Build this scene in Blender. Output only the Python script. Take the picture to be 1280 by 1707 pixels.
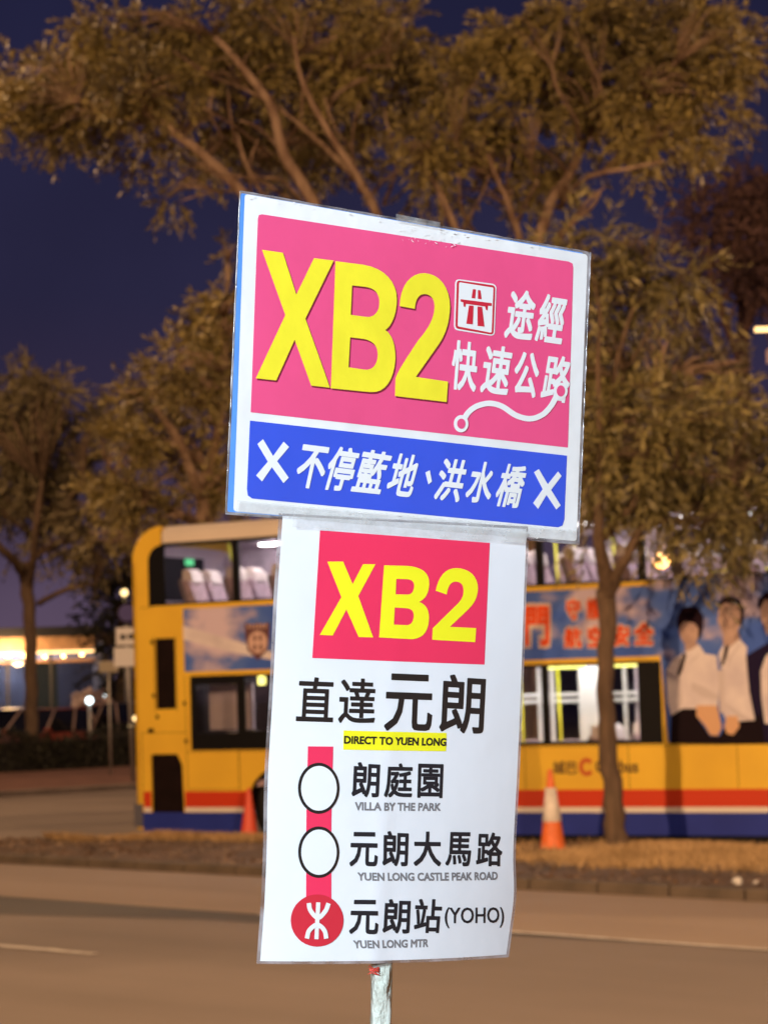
import bpy, bmesh, math, random, json
import numpy as np
from mathutils import Vector, Matrix
from mathutils.geometry import tessellate_polygon
for o in list(bpy.data.objects): bpy.data.objects.remove(o)
SC = bpy.context.scene
COL = SC.collection
rnd = random.Random(7)
nrs = np.random.RandomState(11)

# ------------------------------------------------------------------ camera
CAM_H, FPX = 2.2, 3850.0
PITCH, ROLL = math.atan((1140-853.5)/FPX), 0.03
_r0 = Vector((1, 0, 0)); _u0 = Vector((0, -math.sin(PITCH), math.cos(PITCH)))
FWD = Vector((0, math.cos(PITCH), math.sin(PITCH)))
RGT = _r0*math.cos(ROLL) - _u0*math.sin(ROLL)
UPV = _r0*math.sin(ROLL) + _u0*math.cos(ROLL)
CPOS = Vector((0, 0, CAM_H))
cd = bpy.data.cameras.new('camera'); cam = bpy.data.objects.new('camera', cd); COL.objects.link(cam)
M = Matrix.Identity(4)
for i in range(3):
    M[i][0] = RGT[i]; M[i][1] = UPV[i]; M[i][2] = -FWD[i]; M[i][3] = CPOS[i]
cam.matrix_world = M
cd.sensor_fit = 'HORIZONTAL'; cd.sensor_width = 36; cd.lens = 36*FPX/1280
cd.clip_start = .05; cd.clip_end = 2000
cd.dof.use_dof = True; cd.dof.focus_distance = 2.3; cd.dof.aperture_fstop = 18
SC.camera = cam

# ------------------------------------------------------------------ night sky
W = bpy.data.worlds.new('World'); SC.world = W; W.use_nodes = True
nt = W.node_tree; bg = nt.nodes['Background']
tc = nt.nodes.new('ShaderNodeTexCoord'); sx = nt.nodes.new('ShaderNodeSeparateXYZ')
nt.links.new(tc.outputs['Generated'], sx.inputs[0])
rp = nt.nodes.new('ShaderNodeValToRGB'); nt.links.new(sx.outputs['Z'], rp.inputs[0])
e = rp.color_ramp.elements
e[0].position = 0.0; e[0].color = (.105, .070, .115, 1)
e[1].position = 1.0; e[1].color = (.008, .009, .030, 1)
for p, c in ((.045, (.085, .058, .100)), (.10, (.034, .024, .055)), (.17, (.020, .018, .048)), (.30, (.013, .013, .040))):
    k = e.new(p); k.color = c + (1,)
nz = nt.nodes.new('ShaderNodeTexNoise'); nz.inputs['Scale'].default_value = 5; nz.inputs['Detail'].default_value = 4
nt.links.new(tc.outputs['Generated'], nz.inputs['Vector'])
mp = nt.nodes.new('ShaderNodeMapRange'); mp.inputs[1].default_value = .3; mp.inputs[2].default_value = .7
mp.inputs[3].default_value = .8; mp.inputs[4].default_value = 1.25
nt.links.new(nz.outputs[0], mp.inputs[0])
vm = nt.nodes.new('ShaderNodeVectorMath'); vm.operation = 'SCALE'
nt.links.new(rp.outputs[0], vm.inputs[0]); nt.links.new(mp.outputs[0], vm.inputs['Scale'])
nt.links.new(vm.outputs[0], bg.inputs[0]); bg.inputs[1].default_value = 1.0
SC.view_settings.view_transform = 'Standard'; SC.view_settings.look = 'None'
SC.view_settings.gamma = 1; SC.view_settings.exposure = 0
SC.cycles.max_bounces = 6; SC.cycles.transparent_max_bounces = 12
SC.cycles.sample_clamp_indirect = 4; SC.cycles.caustics_reflective = False; SC.cycles.caustics_refractive = False

SODIUM = (1.0, .60, .30)
def lamp(name, kind, loc, power, color, size=.3, aim=None, spot=None, parent=None):
    l = bpy.data.lights.new(name, kind); l.energy = power; l.color = color; l.shadow_soft_size = size
    o = bpy.data.objects.new(name, l); COL.objects.link(o); o.location = loc
    if kind == 'SPOT': l.spot_size = spot; l.spot_blend = .5
    if aim is not None: o.rotation_euler = (Vector(aim)-Vector(loc)).to_track_quat('-Z', 'Y').to_euler()
    if parent: o.parent = parent
    return o
LAMP_F = (-15.0, 48.0, 17.5)         # street lamp across the road, left of the picture
LAMP_G = (19.0, 46.0, 18.0)          # lamp behind the bus, right of the picture
LAMP_L = (-15.9, -1.4, 13.0)         # sodium street lamp left of the stop
LAMP_R = (12.6, -3.2, 12.0)          # sodium street lamp to the right, behind the camera
STREET = (-31.3, 0.66, 5.86)           # a further one out to the left, seen mirrored in the bus glass
SHELTER = (-1.15, -1.3, 3.12)        # cold white lamp under the added shelter roof
lamp('street_lamp_light', 'POINT', LAMP_L, 40000, SODIUM, .3)
lamp('street_lamp_light', 'POINT', LAMP_R, 28000, SODIUM, .3)
lamp('street_lamp_light', 'POINT', LAMP_F, 10500, SODIUM, .3)
lamp('street_lamp_light', 'POINT', LAMP_G, 10500, SODIUM, .3)
lamp('street_lamp_light', 'POINT', STREET, 260, (1.0, .45, .10), .25)
lamp('shelter_light', 'SPOT', SHELTER, 1560, (.77, .90, 1.0), .22, aim=(.02, 2.3, 2.15), spot=math.radians(40))

# ------------------------------------------------------------------ artwork measured in each sheet's own millimetres
SIGN_O,SIGN_U,SIGN_V,SIGN_N=[-0.14992, 2.18025, 2.36476],[0.8289, 0.55622, -0.05956],[0.09575, -0.03617, 0.99475],[0.55114, -0.83025, -0.08324]
SIGN_PC=[0.20001, -0.24882]
SHEET={"paper":[[[62.2,3.0],[62.9,-37.5],[63.6,-77.9],[66.9,-164.4],[68.9,-245.1],[73.8,-320.0],[75.9,-377.6],[75.7,-425.3]],[[355.3,11.3],[357.7,-24.5],[359.8,-61.6],[366.3,-154.6],[371.6,-241.6],[376.1,-322.6],[383.3,-372.8],[378.6,-429.7]]],"pouch":[[[58.1,5.3],[59.1,-37.7],[59.9,-78.1],[63.2,-164.5],[65.3,-245.2],[70.2,-320.0],[72.3,-377.6],[72.4,-427.9]],[[358.7,14.3],[361.3,-24.3],[363.4,-61.4],[370.1,-154.5],[375.6,-241.6],[380.2,-322.7],[387.5,-373.0],[383.1,-432.8]]]}
PRINTS=[
["U","laminate_pouch","film",-1,[[[-8.4,302.7],[-8.2,304.6],[-7.5,306.0],[-6.4,307.1],[-4.8,307.7],[-2.7,307.9],[410.4,307.9],[413.0,307.7],[415.0,307.0],[416.5,305.8],[417.4,304.2],[417.7,302.2],[425.9,5.7],[425.7,3.6],[424.9,2.0],[423.5,0.9],[421.5,0.2],[418.9,-0.0],[5.9,0.0],[3.7,0.2],[2.1,0.8],[0.9,1.8],[0.1,3.3],[-0.1,5.1]]]],
["U","backing_card","bluecard",-0.5,[[[-7.0,303.5],[-6.9,304.3],[-6.6,305.0],[-6.1,305.4],[-5.4,305.7],[-4.4,305.8],[404.1,305.8],[405.2,305.7],[406.1,305.4],[406.8,304.9],[407.2,304.2],[407.3,303.3],[415.2,7.4],[415.1,6.5],[414.8,5.8],[414.1,5.3],[413.2,5.0],[412.1,4.9],[4.4,2.4],[3.4,2.5],[2.7,2.8],[2.2,3.2],[1.8,3.9],[1.7,4.7]]]],
["U","white_card","card",0,[[[-2.6,302.2],[-2.5,303.4],[-2.1,304.4],[-1.3,305.1],[-0.2,305.5],[1.2,305.6],[408.2,304.7],[409.9,304.6],[411.3,304.1],[412.2,303.3],[412.9,302.3],[413.1,300.9],[422.5,7.3],[422.3,6.0],[421.8,4.9],[420.8,4.1],[419.5,3.7],[417.8,3.5],[12.2,3.5],[10.7,3.6],[9.6,4.0],[8.8,4.7],[8.3,5.7],[8.1,6.9]]]],
["U","pink_panel","pink",1,[[[19.2,98.9],[13.1,284.1],[13.9,287.7],[17.5,289.0],[388.2,294.0],[393.5,292.6],[394.9,288.3],[403.3,100.2]]]],
["U","blue_panel","blue",1,[[[19.1,90.9],[402.8,91.7],[404.5,24.9],[402.3,18.4],[396.9,16.2],[27.6,17.0],[22.5,19.5],[21.0,25.6]]]],
["U","number_shadow","wine",2,[[[21.1,253.5],[44.5,253.8],[62.4,215.5],[79.6,253.4],[101.9,254.1],[74.4,193.6],[107.6,130.1],[85.9,129.8],[63.8,172.0],[46.2,130.5],[23.5,130.1],[51.6,194.3]]]],
["U","number_shadow","wine",2,[[[104.0,253.8],[136.2,254.6],[145.2,254.0],[153.3,252.4],[160.3,249.9],[166.3,246.5],[171.1,242.3],[174.8,237.3],[177.2,231.7],[178.3,225.5],[178.5,220.4],[178.1,215.5],[177.3,210.8],[176.0,206.3],[174.3,202.3],[172.3,198.8],[169.9,195.9],[167.2,193.6],[170.4,192.0],[173.1,189.8],[175.4,187.0],[177.3,183.8],[178.9,180.2],[180.1,176.1],[181.0,171.5],[181.6,166.6],[181.2,159.2],[180.0,152.4],[177.9,146.3],[175.0,141.1],[171.2,136.8],[166.5,133.5],[160.9,131.4],[154.5,130.5],[108.6,129.6]],[[124.9,232.6],[140.7,233.2],[144.6,233.1],[148.1,232.4],[151.0,231.3],[153.3,229.8],[155.2,227.9],[156.6,225.6],[157.6,222.9],[158.0,220.0],[158.0,216.5],[157.4,213.4],[156.2,210.7],[154.5,208.3],[152.3,206.4],[149.6,205.0],[146.5,204.1],[143.0,203.8],[125.8,203.8]],[[126.8,181.7],[143.3,181.9],[147.3,181.5],[150.7,180.6],[153.6,179.4],[156.0,177.8],[157.8,175.8],[159.2,173.4],[160.0,170.8],[160.4,167.8],[160.3,164.4],[159.6,161.3],[158.5,158.5],[156.9,156.2],[154.8,154.4],[152.2,153.0],[149.2,152.1],[145.7,151.9],[127.4,152.2]]]],
["U","number_shadow","wine",2,[[[182.1,219.4],[182.4,227.0],[183.7,233.9],[186.0,239.8],[189.2,244.9],[193.2,249.1],[197.9,252.4],[203.3,254.7],[209.3,256.0],[216.1,256.1],[222.3,254.8],[227.9,252.4],[232.8,249.0],[236.8,244.5],[240.0,239.2],[242.1,233.2],[243.3,226.4],[243.3,220.5],[242.9,215.0],[242.1,209.8],[241.0,204.9],[239.4,200.3],[237.5,195.7],[235.1,191.3],[232.4,186.8],[207.4,151.4],[246.7,150.8],[246.5,130.1],[184.1,129.8],[183.4,147.6],[184.9,151.6],[187.0,155.9],[189.7,160.5],[192.7,165.5],[196.1,170.8],[199.7,176.4],[203.5,182.2],[207.3,188.2],[211.1,192.8],[214.5,197.3],[217.4,201.7],[219.9,206.0],[221.8,210.3],[223.2,214.6],[224.1,219.0],[224.3,223.5],[223.8,226.6],[222.9,229.2],[221.7,231.3],[220.1,233.0],[218.1,234.2],[216.0,234.9],[213.5,235.2],[210.9,235.1],[208.6,234.6],[206.5,233.6],[204.8,232.2],[203.3,230.4],[202.1,228.2],[201.2,225.6],[200.7,222.5],[200.5,219.0]]]],
["U","number","yellow",3,[[[19.5,255.0],[42.9,255.3],[60.8,217.0],[77.9,254.9],[100.3,255.6],[72.7,195.2],[105.9,131.6],[84.3,131.4],[62.2,173.5],[44.6,132.1],[21.9,131.7],[50.0,195.9]]]],
["U","number","yellow",3,[[[102.4,255.3],[134.5,256.1],[143.5,255.6],[151.6,254.0],[158.6,251.5],[164.6,248.0],[169.4,243.8],[173.0,238.9],[175.5,233.3],[176.6,227.1],[176.8,222.0],[176.4,217.1],[175.6,212.3],[174.3,207.9],[172.6,203.9],[170.6,200.4],[168.2,197.5],[165.5,195.2],[168.7,193.6],[171.4,191.3],[173.7,188.6],[175.6,185.4],[177.2,181.8],[178.4,177.6],[179.3,173.1],[179.9,168.2],[179.5,160.8],[178.3,154.0],[176.2,148.0],[173.3,142.7],[169.5,138.4],[164.8,135.1],[159.2,133.0],[152.8,132.2],[107.0,131.2]],[[123.2,234.2],[139.0,234.8],[143.0,234.6],[146.4,234.0],[149.3,232.9],[151.7,231.4],[153.5,229.4],[154.9,227.1],[155.9,224.5],[156.3,221.5],[156.3,218.1],[155.7,215.0],[154.5,212.3],[152.8,209.9],[150.6,208.0],[147.9,206.6],[144.8,205.7],[141.3,205.4],[124.1,205.3]],[[125.2,183.3],[141.6,183.5],[145.6,183.1],[149.0,182.2],[151.9,181.0],[154.3,179.4],[156.2,177.4],[157.5,175.0],[158.3,172.3],[158.7,169.4],[158.6,166.0],[158.0,162.9],[156.8,160.1],[155.2,157.8],[153.1,156.0],[150.5,154.6],[147.5,153.7],[144.0,153.5],[125.7,153.8]]]],
["U","number","yellow",3,[[[180.4,221.0],[180.7,228.6],[182.0,235.4],[184.3,241.4],[187.5,246.5],[191.5,250.7],[196.2,254.0],[201.6,256.3],[207.5,257.6],[214.3,257.6],[220.6,256.4],[226.2,254.0],[231.0,250.6],[235.1,246.1],[238.2,240.8],[240.4,234.8],[241.5,228.0],[241.5,222.1],[241.1,216.6],[240.4,211.4],[239.2,206.6],[237.7,201.9],[235.7,197.3],[233.4,192.9],[230.6,188.5],[205.6,153.0],[244.9,152.4],[244.7,131.8],[182.4,131.4],[181.7,149.2],[183.2,153.2],[185.3,157.5],[187.9,162.1],[191.0,167.1],[194.3,172.4],[198.0,178.0],[201.7,183.8],[205.6,189.8],[209.4,194.4],[212.8,198.9],[215.7,203.3],[218.2,207.6],[220.1,211.9],[221.5,216.2],[222.3,220.6],[222.6,225.1],[222.1,228.2],[221.2,230.8],[219.9,232.9],[218.3,234.6],[216.4,235.8],[214.2,236.5],[211.8,236.8],[209.2,236.7],[206.9,236.1],[204.8,235.2],[203.0,233.8],[201.5,232.0],[200.4,229.8],[199.5,227.2],[199.0,224.1],[198.8,220.6]]]],
["U","road_symbol","white",3,[[[245.8,252.1],[246.0,253.8],[246.6,255.2],[247.8,256.2],[249.4,256.8],[251.5,257.1],[291.5,258.1],[293.7,257.9],[295.4,257.4],[296.6,256.4],[297.4,255.1],[297.7,253.3],[299.0,209.8],[298.9,208.0],[298.2,206.6],[297.0,205.7],[295.3,205.1],[293.2,204.9],[253.7,205.3],[251.6,205.5],[249.9,206.1],[248.7,207.1],[247.9,208.5],[247.6,210.2]]]],
["U","road_symbol","crimson",4,[[[247.6,252.1],[247.7,253.4],[248.2,254.5],[249.0,255.2],[250.3,255.7],[251.8,255.8],[291.4,256.5],[293.0,256.4],[294.3,256.0],[295.2,255.2],[295.8,254.2],[296.0,252.9],[297.2,209.7],[297.1,208.4],[296.6,207.4],[295.7,206.7],[294.5,206.3],[292.9,206.1],[253.8,206.9],[252.2,207.0],[250.9,207.5],[250.0,208.3],[249.5,209.3],[249.2,210.6]]]],
["U","road_symbol","white",5,[[[250.2,252.8],[250.3,253.2],[250.4,253.6],[250.7,253.8],[251.1,253.9],[251.6,254.0],[291.9,254.1],[292.5,254.1],[292.9,253.9],[293.2,253.7],[293.4,253.3],[293.4,252.9],[294.5,209.1],[294.5,208.7],[294.3,208.3],[294.0,208.1],[293.6,208.0],[293.1,207.9],[253.3,209.3],[252.7,209.4],[252.3,209.6],[252.0,209.8],[251.8,210.2],[251.8,210.6]]]],
["U","road_symbol","crimson",6,[[[267.4,249.1],[271.3,249.3],[271.1,240.1],[266.6,240.0]]]],
["U","road_symbol","crimson",6,[[[273.8,249.1],[277.1,249.2],[279.2,240.3],[274.5,240.2]]]],
["U","road_symbol","crimson",6,[[[253.0,237.1],[292.2,238.0],[292.5,235.3],[287.6,234.7],[287.4,229.9],[285.4,230.2],[284.2,233.5],[260.0,233.3],[259.7,230.1],[257.4,230.1],[256.6,234.4],[253.2,234.6]]]],
["U","road_symbol","crimson",6,[[[263.9,232.1],[269.7,232.5],[270.2,213.6],[262.0,213.1]]]],
["U","road_symbol","crimson",6,[[[274.6,232.3],[280.4,232.7],[284.9,213.0],[276.1,212.7]]]],
["U","lettering","white",3,0.023,[["途",[[315.8,256.3],[349.6,257.2],[346.8,205.2],[310.4,204.6]]],["經",[[356.7,256.8],[389.9,256.8],[385.1,206.0],[349.7,206.0]]],["快",[[248.6,195.7],[280.4,195.4],[279.6,145.2],[247.8,145.0]]],["速",[[289.1,196.1],[324.2,195.7],[319.7,145.4],[284.4,145.7]]],["公",[[327.7,193.8],[359.8,193.3],[356.8,146.7],[325.6,147.6]]],["路",[[367.7,194.7],[402.2,194.3],[397.5,145.7],[361.5,146.2]]]]],
["U","route_line","white",4,[[[269.8,115.2],[270.7,116.6],[271.6,118.1],[272.4,119.4],[273.2,120.7],[274.1,121.8],[275.1,122.9],[276.3,124.0],[277.7,125.2],[279.1,126.3],[280.7,127.3],[282.3,128.3],[284.1,129.1],[286.2,130.0],[288.4,130.8],[290.8,131.6],[293.3,132.2],[295.7,132.7],[298.0,133.0],[300.3,133.1],[302.6,133.1],[304.9,133.0],[307.3,132.6],[309.8,132.2],[312.3,131.6],[314.9,130.7],[317.8,129.5],[320.8,128.1],[324.0,126.6],[327.4,125.2],[330.7,124.2],[334.0,123.4],[337.3,122.8],[340.6,122.4],[343.9,122.1],[347.2,122.1],[350.4,122.3],[353.6,122.8],[356.8,123.6],[359.8,124.6],[362.6,125.8],[365.3,127.1],[367.8,128.5],[370.2,130.0],[372.4,131.8],[374.3,133.7],[376.1,135.5],[377.6,137.4],[379.1,139.2],[380.5,141.0],[381.7,142.9],[382.8,144.7],[383.8,146.5],[384.7,148.2],[385.7,149.9],[379.1,152.0],[378.1,150.3],[377.1,148.5],[376.2,146.8],[375.3,145.2],[374.3,143.6],[373.1,142.1],[371.7,140.4],[370.3,138.7],[368.7,137.1],[367.1,135.6],[365.5,134.2],[363.7,133.0],[361.7,131.9],[359.4,130.8],[357.1,129.8],[354.7,129.0],[352.2,128.4],[349.8,128.0],[347.3,127.8],[344.7,127.9],[341.9,128.1],[339.1,128.4],[336.2,129.0],[333.4,129.6],[330.6,130.5],[327.7,131.7],[324.6,133.1],[321.4,134.6],[318.2,135.9],[315.0,137.0],[311.9,137.7],[309.0,138.3],[306.2,138.6],[303.3,138.8],[300.5,138.8],[297.6,138.7],[294.7,138.3],[291.7,137.7],[288.9,136.9],[286.1,136.1],[283.5,135.1],[281.0,134.1],[278.8,133.0],[276.7,131.7],[274.7,130.4],[273.0,129.1],[271.4,127.7],[269.9,126.3],[268.5,124.8],[267.3,123.3],[266.3,121.8],[265.4,120.4],[264.6,119.0],[263.8,117.7]]]],
["U","route_line","white",5,[[[272.5,112.5],[272.5,111.1],[272.3,109.7],[271.8,108.4],[271.2,107.2],[270.3,106.0],[269.3,105.0],[268.2,104.2],[266.9,103.6],[265.6,103.1],[264.2,102.9],[262.8,102.8],[261.4,103.0],[260.1,103.4],[258.8,104.0],[257.7,104.8],[256.7,105.8],[255.8,106.9],[255.2,108.1],[254.8,109.4],[254.6,110.7],[254.6,112.1],[254.8,113.5],[255.2,114.8],[255.9,116.0],[256.7,117.2],[257.7,118.1],[258.8,119.0],[260.1,119.6],[261.4,120.1],[262.8,120.3],[264.2,120.4],[265.6,120.2],[267.0,119.8],[268.2,119.2],[269.4,118.4],[270.4,117.5],[271.2,116.4],[271.8,115.1],[272.3,113.8]]]],
["U","route_line","pink",6,[[[268.7,112.1],[268.7,111.3],[268.5,110.5],[268.3,109.7],[267.9,109.0],[267.4,108.3],[266.9,107.7],[266.2,107.2],[265.5,106.9],[264.7,106.6],[263.9,106.5],[263.1,106.4],[262.3,106.6],[261.5,106.8],[260.8,107.2],[260.2,107.6],[259.6,108.2],[259.1,108.8],[258.7,109.5],[258.5,110.3],[258.4,111.1],[258.4,111.9],[258.5,112.7],[258.7,113.5],[259.1,114.2],[259.6,114.9],[260.1,115.5],[260.8,116.0],[261.5,116.3],[262.3,116.6],[263.1,116.7],[263.9,116.8],[264.7,116.7],[265.5,116.4],[266.2,116.1],[266.9,115.6],[267.4,115.0],[267.9,114.4],[268.3,113.7],[268.5,112.9]]]],
["U","route_line","white",5,[[[396.9,158.9],[396.9,157.6],[396.6,156.2],[396.2,154.9],[395.5,153.7],[394.6,152.5],[393.6,151.5],[392.4,150.7],[391.1,150.0],[389.7,149.6],[388.2,149.3],[386.8,149.3],[385.3,149.4],[383.9,149.8],[382.6,150.4],[381.5,151.2],[380.4,152.1],[379.6,153.2],[378.9,154.4],[378.5,155.6],[378.3,157.0],[378.3,158.4],[378.5,159.7],[378.9,161.0],[379.6,162.3],[380.5,163.4],[381.5,164.4],[382.7,165.2],[384.0,165.9],[385.4,166.4],[386.8,166.6],[388.3,166.7],[389.8,166.5],[391.1,166.1],[392.5,165.6],[393.6,164.8],[394.7,163.9],[395.5,162.8],[396.2,161.6],[396.6,160.3]]]],
["U","route_line","pink",6,[[[393.0,158.5],[393.0,157.6],[392.9,156.7],[392.6,155.8],[392.2,155.0],[391.7,154.3],[391.1,153.6],[390.4,153.1],[389.7,152.6],[388.8,152.3],[388.0,152.2],[387.1,152.2],[386.3,152.3],[385.5,152.6],[384.7,153.0],[384.0,153.5],[383.4,154.1],[382.9,154.8],[382.5,155.6],[382.2,156.5],[382.1,157.4],[382.1,158.3],[382.2,159.2],[382.5,160.1],[382.9,160.9],[383.4,161.6],[384.0,162.3],[384.6,162.8],[385.4,163.3],[386.2,163.6],[387.1,163.7],[387.9,163.8],[388.8,163.6],[389.6,163.4],[390.4,163.0],[391.1,162.5],[391.7,161.8],[392.2,161.1],[392.6,160.3],[392.9,159.4]]]],
["U","cross_mark","white",3,[[[28.5,69.3],[34.4,74.5],[46.8,59.5],[57.4,74.2],[64.1,69.7],[51.7,54.9],[66.0,40.2],[60.5,34.4],[46.4,48.6],[36.6,34.1],[29.5,39.3],[41.4,53.5]]]],
["U","cross_mark","white",3,[[[360.1,70.7],[366.2,74.5],[379.1,59.8],[391.6,74.2],[396.6,69.8],[384.0,54.2],[397.8,39.2],[392.3,34.4],[378.4,48.5],[368.5,33.2],[361.6,38.8],[372.9,54.1]]]],
["U","lettering","white",3,0.023,[["不",[[78.9,74.0],[111.2,73.5],[103.9,31.2],[71.7,32.1]]],["停",[[114.8,76.1],[146.9,75.0],[135.7,31.8],[103.8,32.0]]],["藍",[[149.8,76.1],[185.5,74.6],[172.0,32.5],[137.4,32.8]]],["地",[[188.6,75.9],[219.1,74.9],[209.2,32.3],[177.4,32.7]]],["洪",[[245.2,75.3],[277.4,75.3],[267.7,31.8],[234.9,32.3]]],["水",[[283.5,76.0],[312.0,75.8],[306.0,33.2],[273.4,33.5]]],["橋",[[321.2,76.6],[353.0,76.5],[343.2,31.6],[310.0,31.9]]]]],
["U","lettering","white",3,[[[224.6,58.8],[229.8,61.5],[233.1,50.8],[232.9,50.2],[229.2,47.1]]]],
["L","red_panel","red",1,[[[104.7,-7.9],[309.1,-6.1],[313.9,-130.3],[106.5,-132.0]]]],
["L","number","yellow2",2,[[[115.3,-37.7],[133.2,-36.5],[145.8,-57.9],[156.2,-37.6],[170.7,-36.6],[153.2,-69.1],[173.7,-108.8],[156.9,-109.2],[140.7,-82.9],[127.3,-109.1],[112.8,-109.2],[134.0,-71.3]]]],
["L","number","yellow2",2,[[[180.9,-37.1],[208.3,-36.0],[214.4,-36.2],[219.9,-36.9],[224.7,-38.1],[228.7,-39.8],[232.0,-42.1],[234.4,-45.0],[235.9,-48.5],[236.5,-52.6],[236.4,-55.7],[235.9,-58.7],[235.1,-61.4],[234.0,-63.9],[232.4,-66.1],[230.5,-68.0],[228.2,-69.6],[225.6,-70.9],[228.9,-71.9],[231.7,-73.4],[234.1,-75.1],[236.0,-77.2],[237.4,-79.7],[238.4,-82.5],[238.9,-85.7],[239.0,-89.2],[238.6,-93.7],[237.4,-97.7],[235.5,-101.0],[232.9,-103.8],[229.6,-105.9],[225.8,-107.4],[221.5,-108.3],[216.7,-108.5],[180.7,-108.5]],[[196.4,-49.6],[209.4,-49.2],[211.4,-49.3],[213.2,-49.6],[214.8,-50.1],[216.1,-50.9],[217.1,-51.8],[217.8,-53.0],[218.2,-54.4],[218.3,-56.0],[218.2,-57.8],[217.8,-59.5],[217.2,-60.9],[216.4,-62.0],[215.3,-63.0],[214.0,-63.7],[212.4,-64.2],[210.6,-64.4],[196.6,-65.0]],[[196.6,-78.0],[211.7,-78.1],[213.7,-78.3],[215.5,-78.7],[217.0,-79.4],[218.2,-80.2],[219.1,-81.3],[219.7,-82.6],[220.1,-84.1],[220.2,-85.8],[220.0,-87.7],[219.7,-89.5],[219.1,-91.0],[218.3,-92.2],[217.2,-93.3],[215.9,-94.0],[214.3,-94.6],[212.5,-94.8],[196.9,-95.1]]]],
["L","number","yellow2",2,[[[245.0,-58.6],[246.1,-53.5],[247.7,-48.9],[249.8,-44.9],[252.4,-41.5],[255.6,-38.7],[259.4,-36.5],[263.7,-35.1],[268.8,-34.4],[274.8,-34.5],[280.2,-35.4],[285.0,-36.9],[289.2,-39.1],[292.6,-41.9],[295.2,-45.3],[297.0,-49.1],[297.9,-53.4],[297.8,-56.9],[297.3,-60.1],[296.5,-63.0],[295.2,-65.8],[293.6,-68.4],[291.7,-70.9],[289.3,-73.4],[286.6,-75.9],[265.7,-94.0],[299.3,-93.7],[299.3,-108.0],[244.8,-107.9],[244.4,-96.5],[273.7,-70.1],[275.5,-68.3],[276.9,-66.6],[278.0,-64.9],[278.8,-63.1],[279.4,-61.3],[279.7,-59.4],[279.8,-57.5],[279.6,-55.5],[279.1,-53.7],[278.4,-52.0],[277.4,-50.7],[276.1,-49.7],[274.6,-48.9],[272.9,-48.3],[271.1,-48.1],[269.1,-48.1],[267.0,-48.4],[265.2,-49.0],[263.6,-50.1],[262.2,-51.5],[261.1,-53.4],[260.1,-55.7],[259.4,-58.4],[258.9,-61.7]]]],
["L","lettering","ink",1,0.014,[["直",[[92.8,-150.6],[133.4,-150.4],[134.5,-193.6],[93.6,-193.7]]],["達",[[139.4,-149.7],[181.1,-149.7],[182.4,-193.7],[140.2,-194.2]]],["元",[[192.0,-143.3],[249.7,-143.2],[252.0,-200.4],[193.3,-200.2]]],["朗",[[259.6,-141.4],[317.3,-142.4],[319.2,-201.7],[261.1,-200.4]]]]],
["L","yellow_bar","yellow2",1,[[[147.1,-201.2],[271.0,-200.9],[272.0,-219.3],[148.2,-220.0]]]],
["L","lettering","ink",2,0.034,[["DIRECT TO YUEN LONG",[[148.1,-206.3],[271.0,-206.0],[271.1,-214.1],[148.3,-214.2]]]]],
["L","route_strip","red",1,[[[108.8,-217.7],[136.9,-217.2],[140.6,-290.3],[146.6,-367.3],[118.9,-367.2],[113.0,-290.6]]]],
["L","stop_ring","ink",2,[[[146.8,-257.7],[146.8,-261.6],[146.3,-265.4],[145.2,-269.0],[143.5,-272.4],[141.4,-275.4],[138.8,-278.0],[135.9,-280.0],[132.7,-281.6],[129.3,-282.5],[125.7,-282.9],[122.2,-282.6],[118.6,-281.7],[115.2,-280.3],[112.1,-278.3],[109.2,-275.8],[106.7,-272.9],[104.6,-269.6],[102.9,-266.1],[101.8,-262.3],[101.2,-258.5],[101.2,-254.6],[101.7,-250.8],[102.7,-247.2],[104.3,-243.9],[106.3,-240.9],[108.8,-238.3],[111.6,-236.2],[114.8,-234.7],[118.2,-233.7],[121.7,-233.3],[125.3,-233.5],[128.9,-234.4],[132.4,-235.8],[135.6,-237.8],[138.6,-240.2],[141.2,-243.2],[143.4,-246.4],[145.0,-250.0],[146.2,-253.8]]]],
["L","stop_ring","paper",3,[[[143.6,-257.8],[143.6,-261.2],[143.1,-264.5],[142.2,-267.7],[140.8,-270.6],[138.9,-273.3],[136.8,-275.5],[134.2,-277.4],[131.5,-278.7],[128.5,-279.5],[125.5,-279.8],[122.4,-279.6],[119.4,-278.9],[116.4,-277.6],[113.7,-275.8],[111.2,-273.7],[109.0,-271.1],[107.2,-268.2],[105.8,-265.1],[104.8,-261.8],[104.3,-258.4],[104.3,-255.0],[104.7,-251.7],[105.6,-248.5],[106.9,-245.6],[108.7,-243.0],[110.8,-240.7],[113.3,-238.9],[116.0,-237.5],[118.9,-236.7],[122.0,-236.3],[125.1,-236.5],[128.2,-237.3],[131.1,-238.5],[133.9,-240.2],[136.5,-242.4],[138.7,-245.0],[140.6,-247.9],[142.1,-251.0],[143.0,-254.3]]]],
["L","stop_ring","ink",2,[[[151.5,-320.0],[151.5,-324.0],[151.0,-327.8],[149.9,-331.4],[148.3,-334.8],[146.2,-337.8],[143.6,-340.4],[140.7,-342.4],[137.6,-343.9],[134.2,-344.8],[130.7,-345.1],[127.2,-344.8],[123.7,-343.9],[120.3,-342.4],[117.2,-340.4],[114.3,-337.8],[111.8,-334.9],[109.8,-331.5],[108.2,-327.9],[107.0,-324.1],[106.5,-320.2],[106.4,-316.3],[106.9,-312.5],[107.9,-308.9],[109.5,-305.5],[111.5,-302.6],[113.9,-300.0],[116.7,-297.9],[119.9,-296.4],[123.2,-295.4],[126.7,-295.1],[130.3,-295.4],[133.8,-296.2],[137.2,-297.7],[140.4,-299.8],[143.4,-302.3],[145.9,-305.3],[148.1,-308.6],[149.8,-312.3],[150.9,-316.1]]]],
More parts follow.
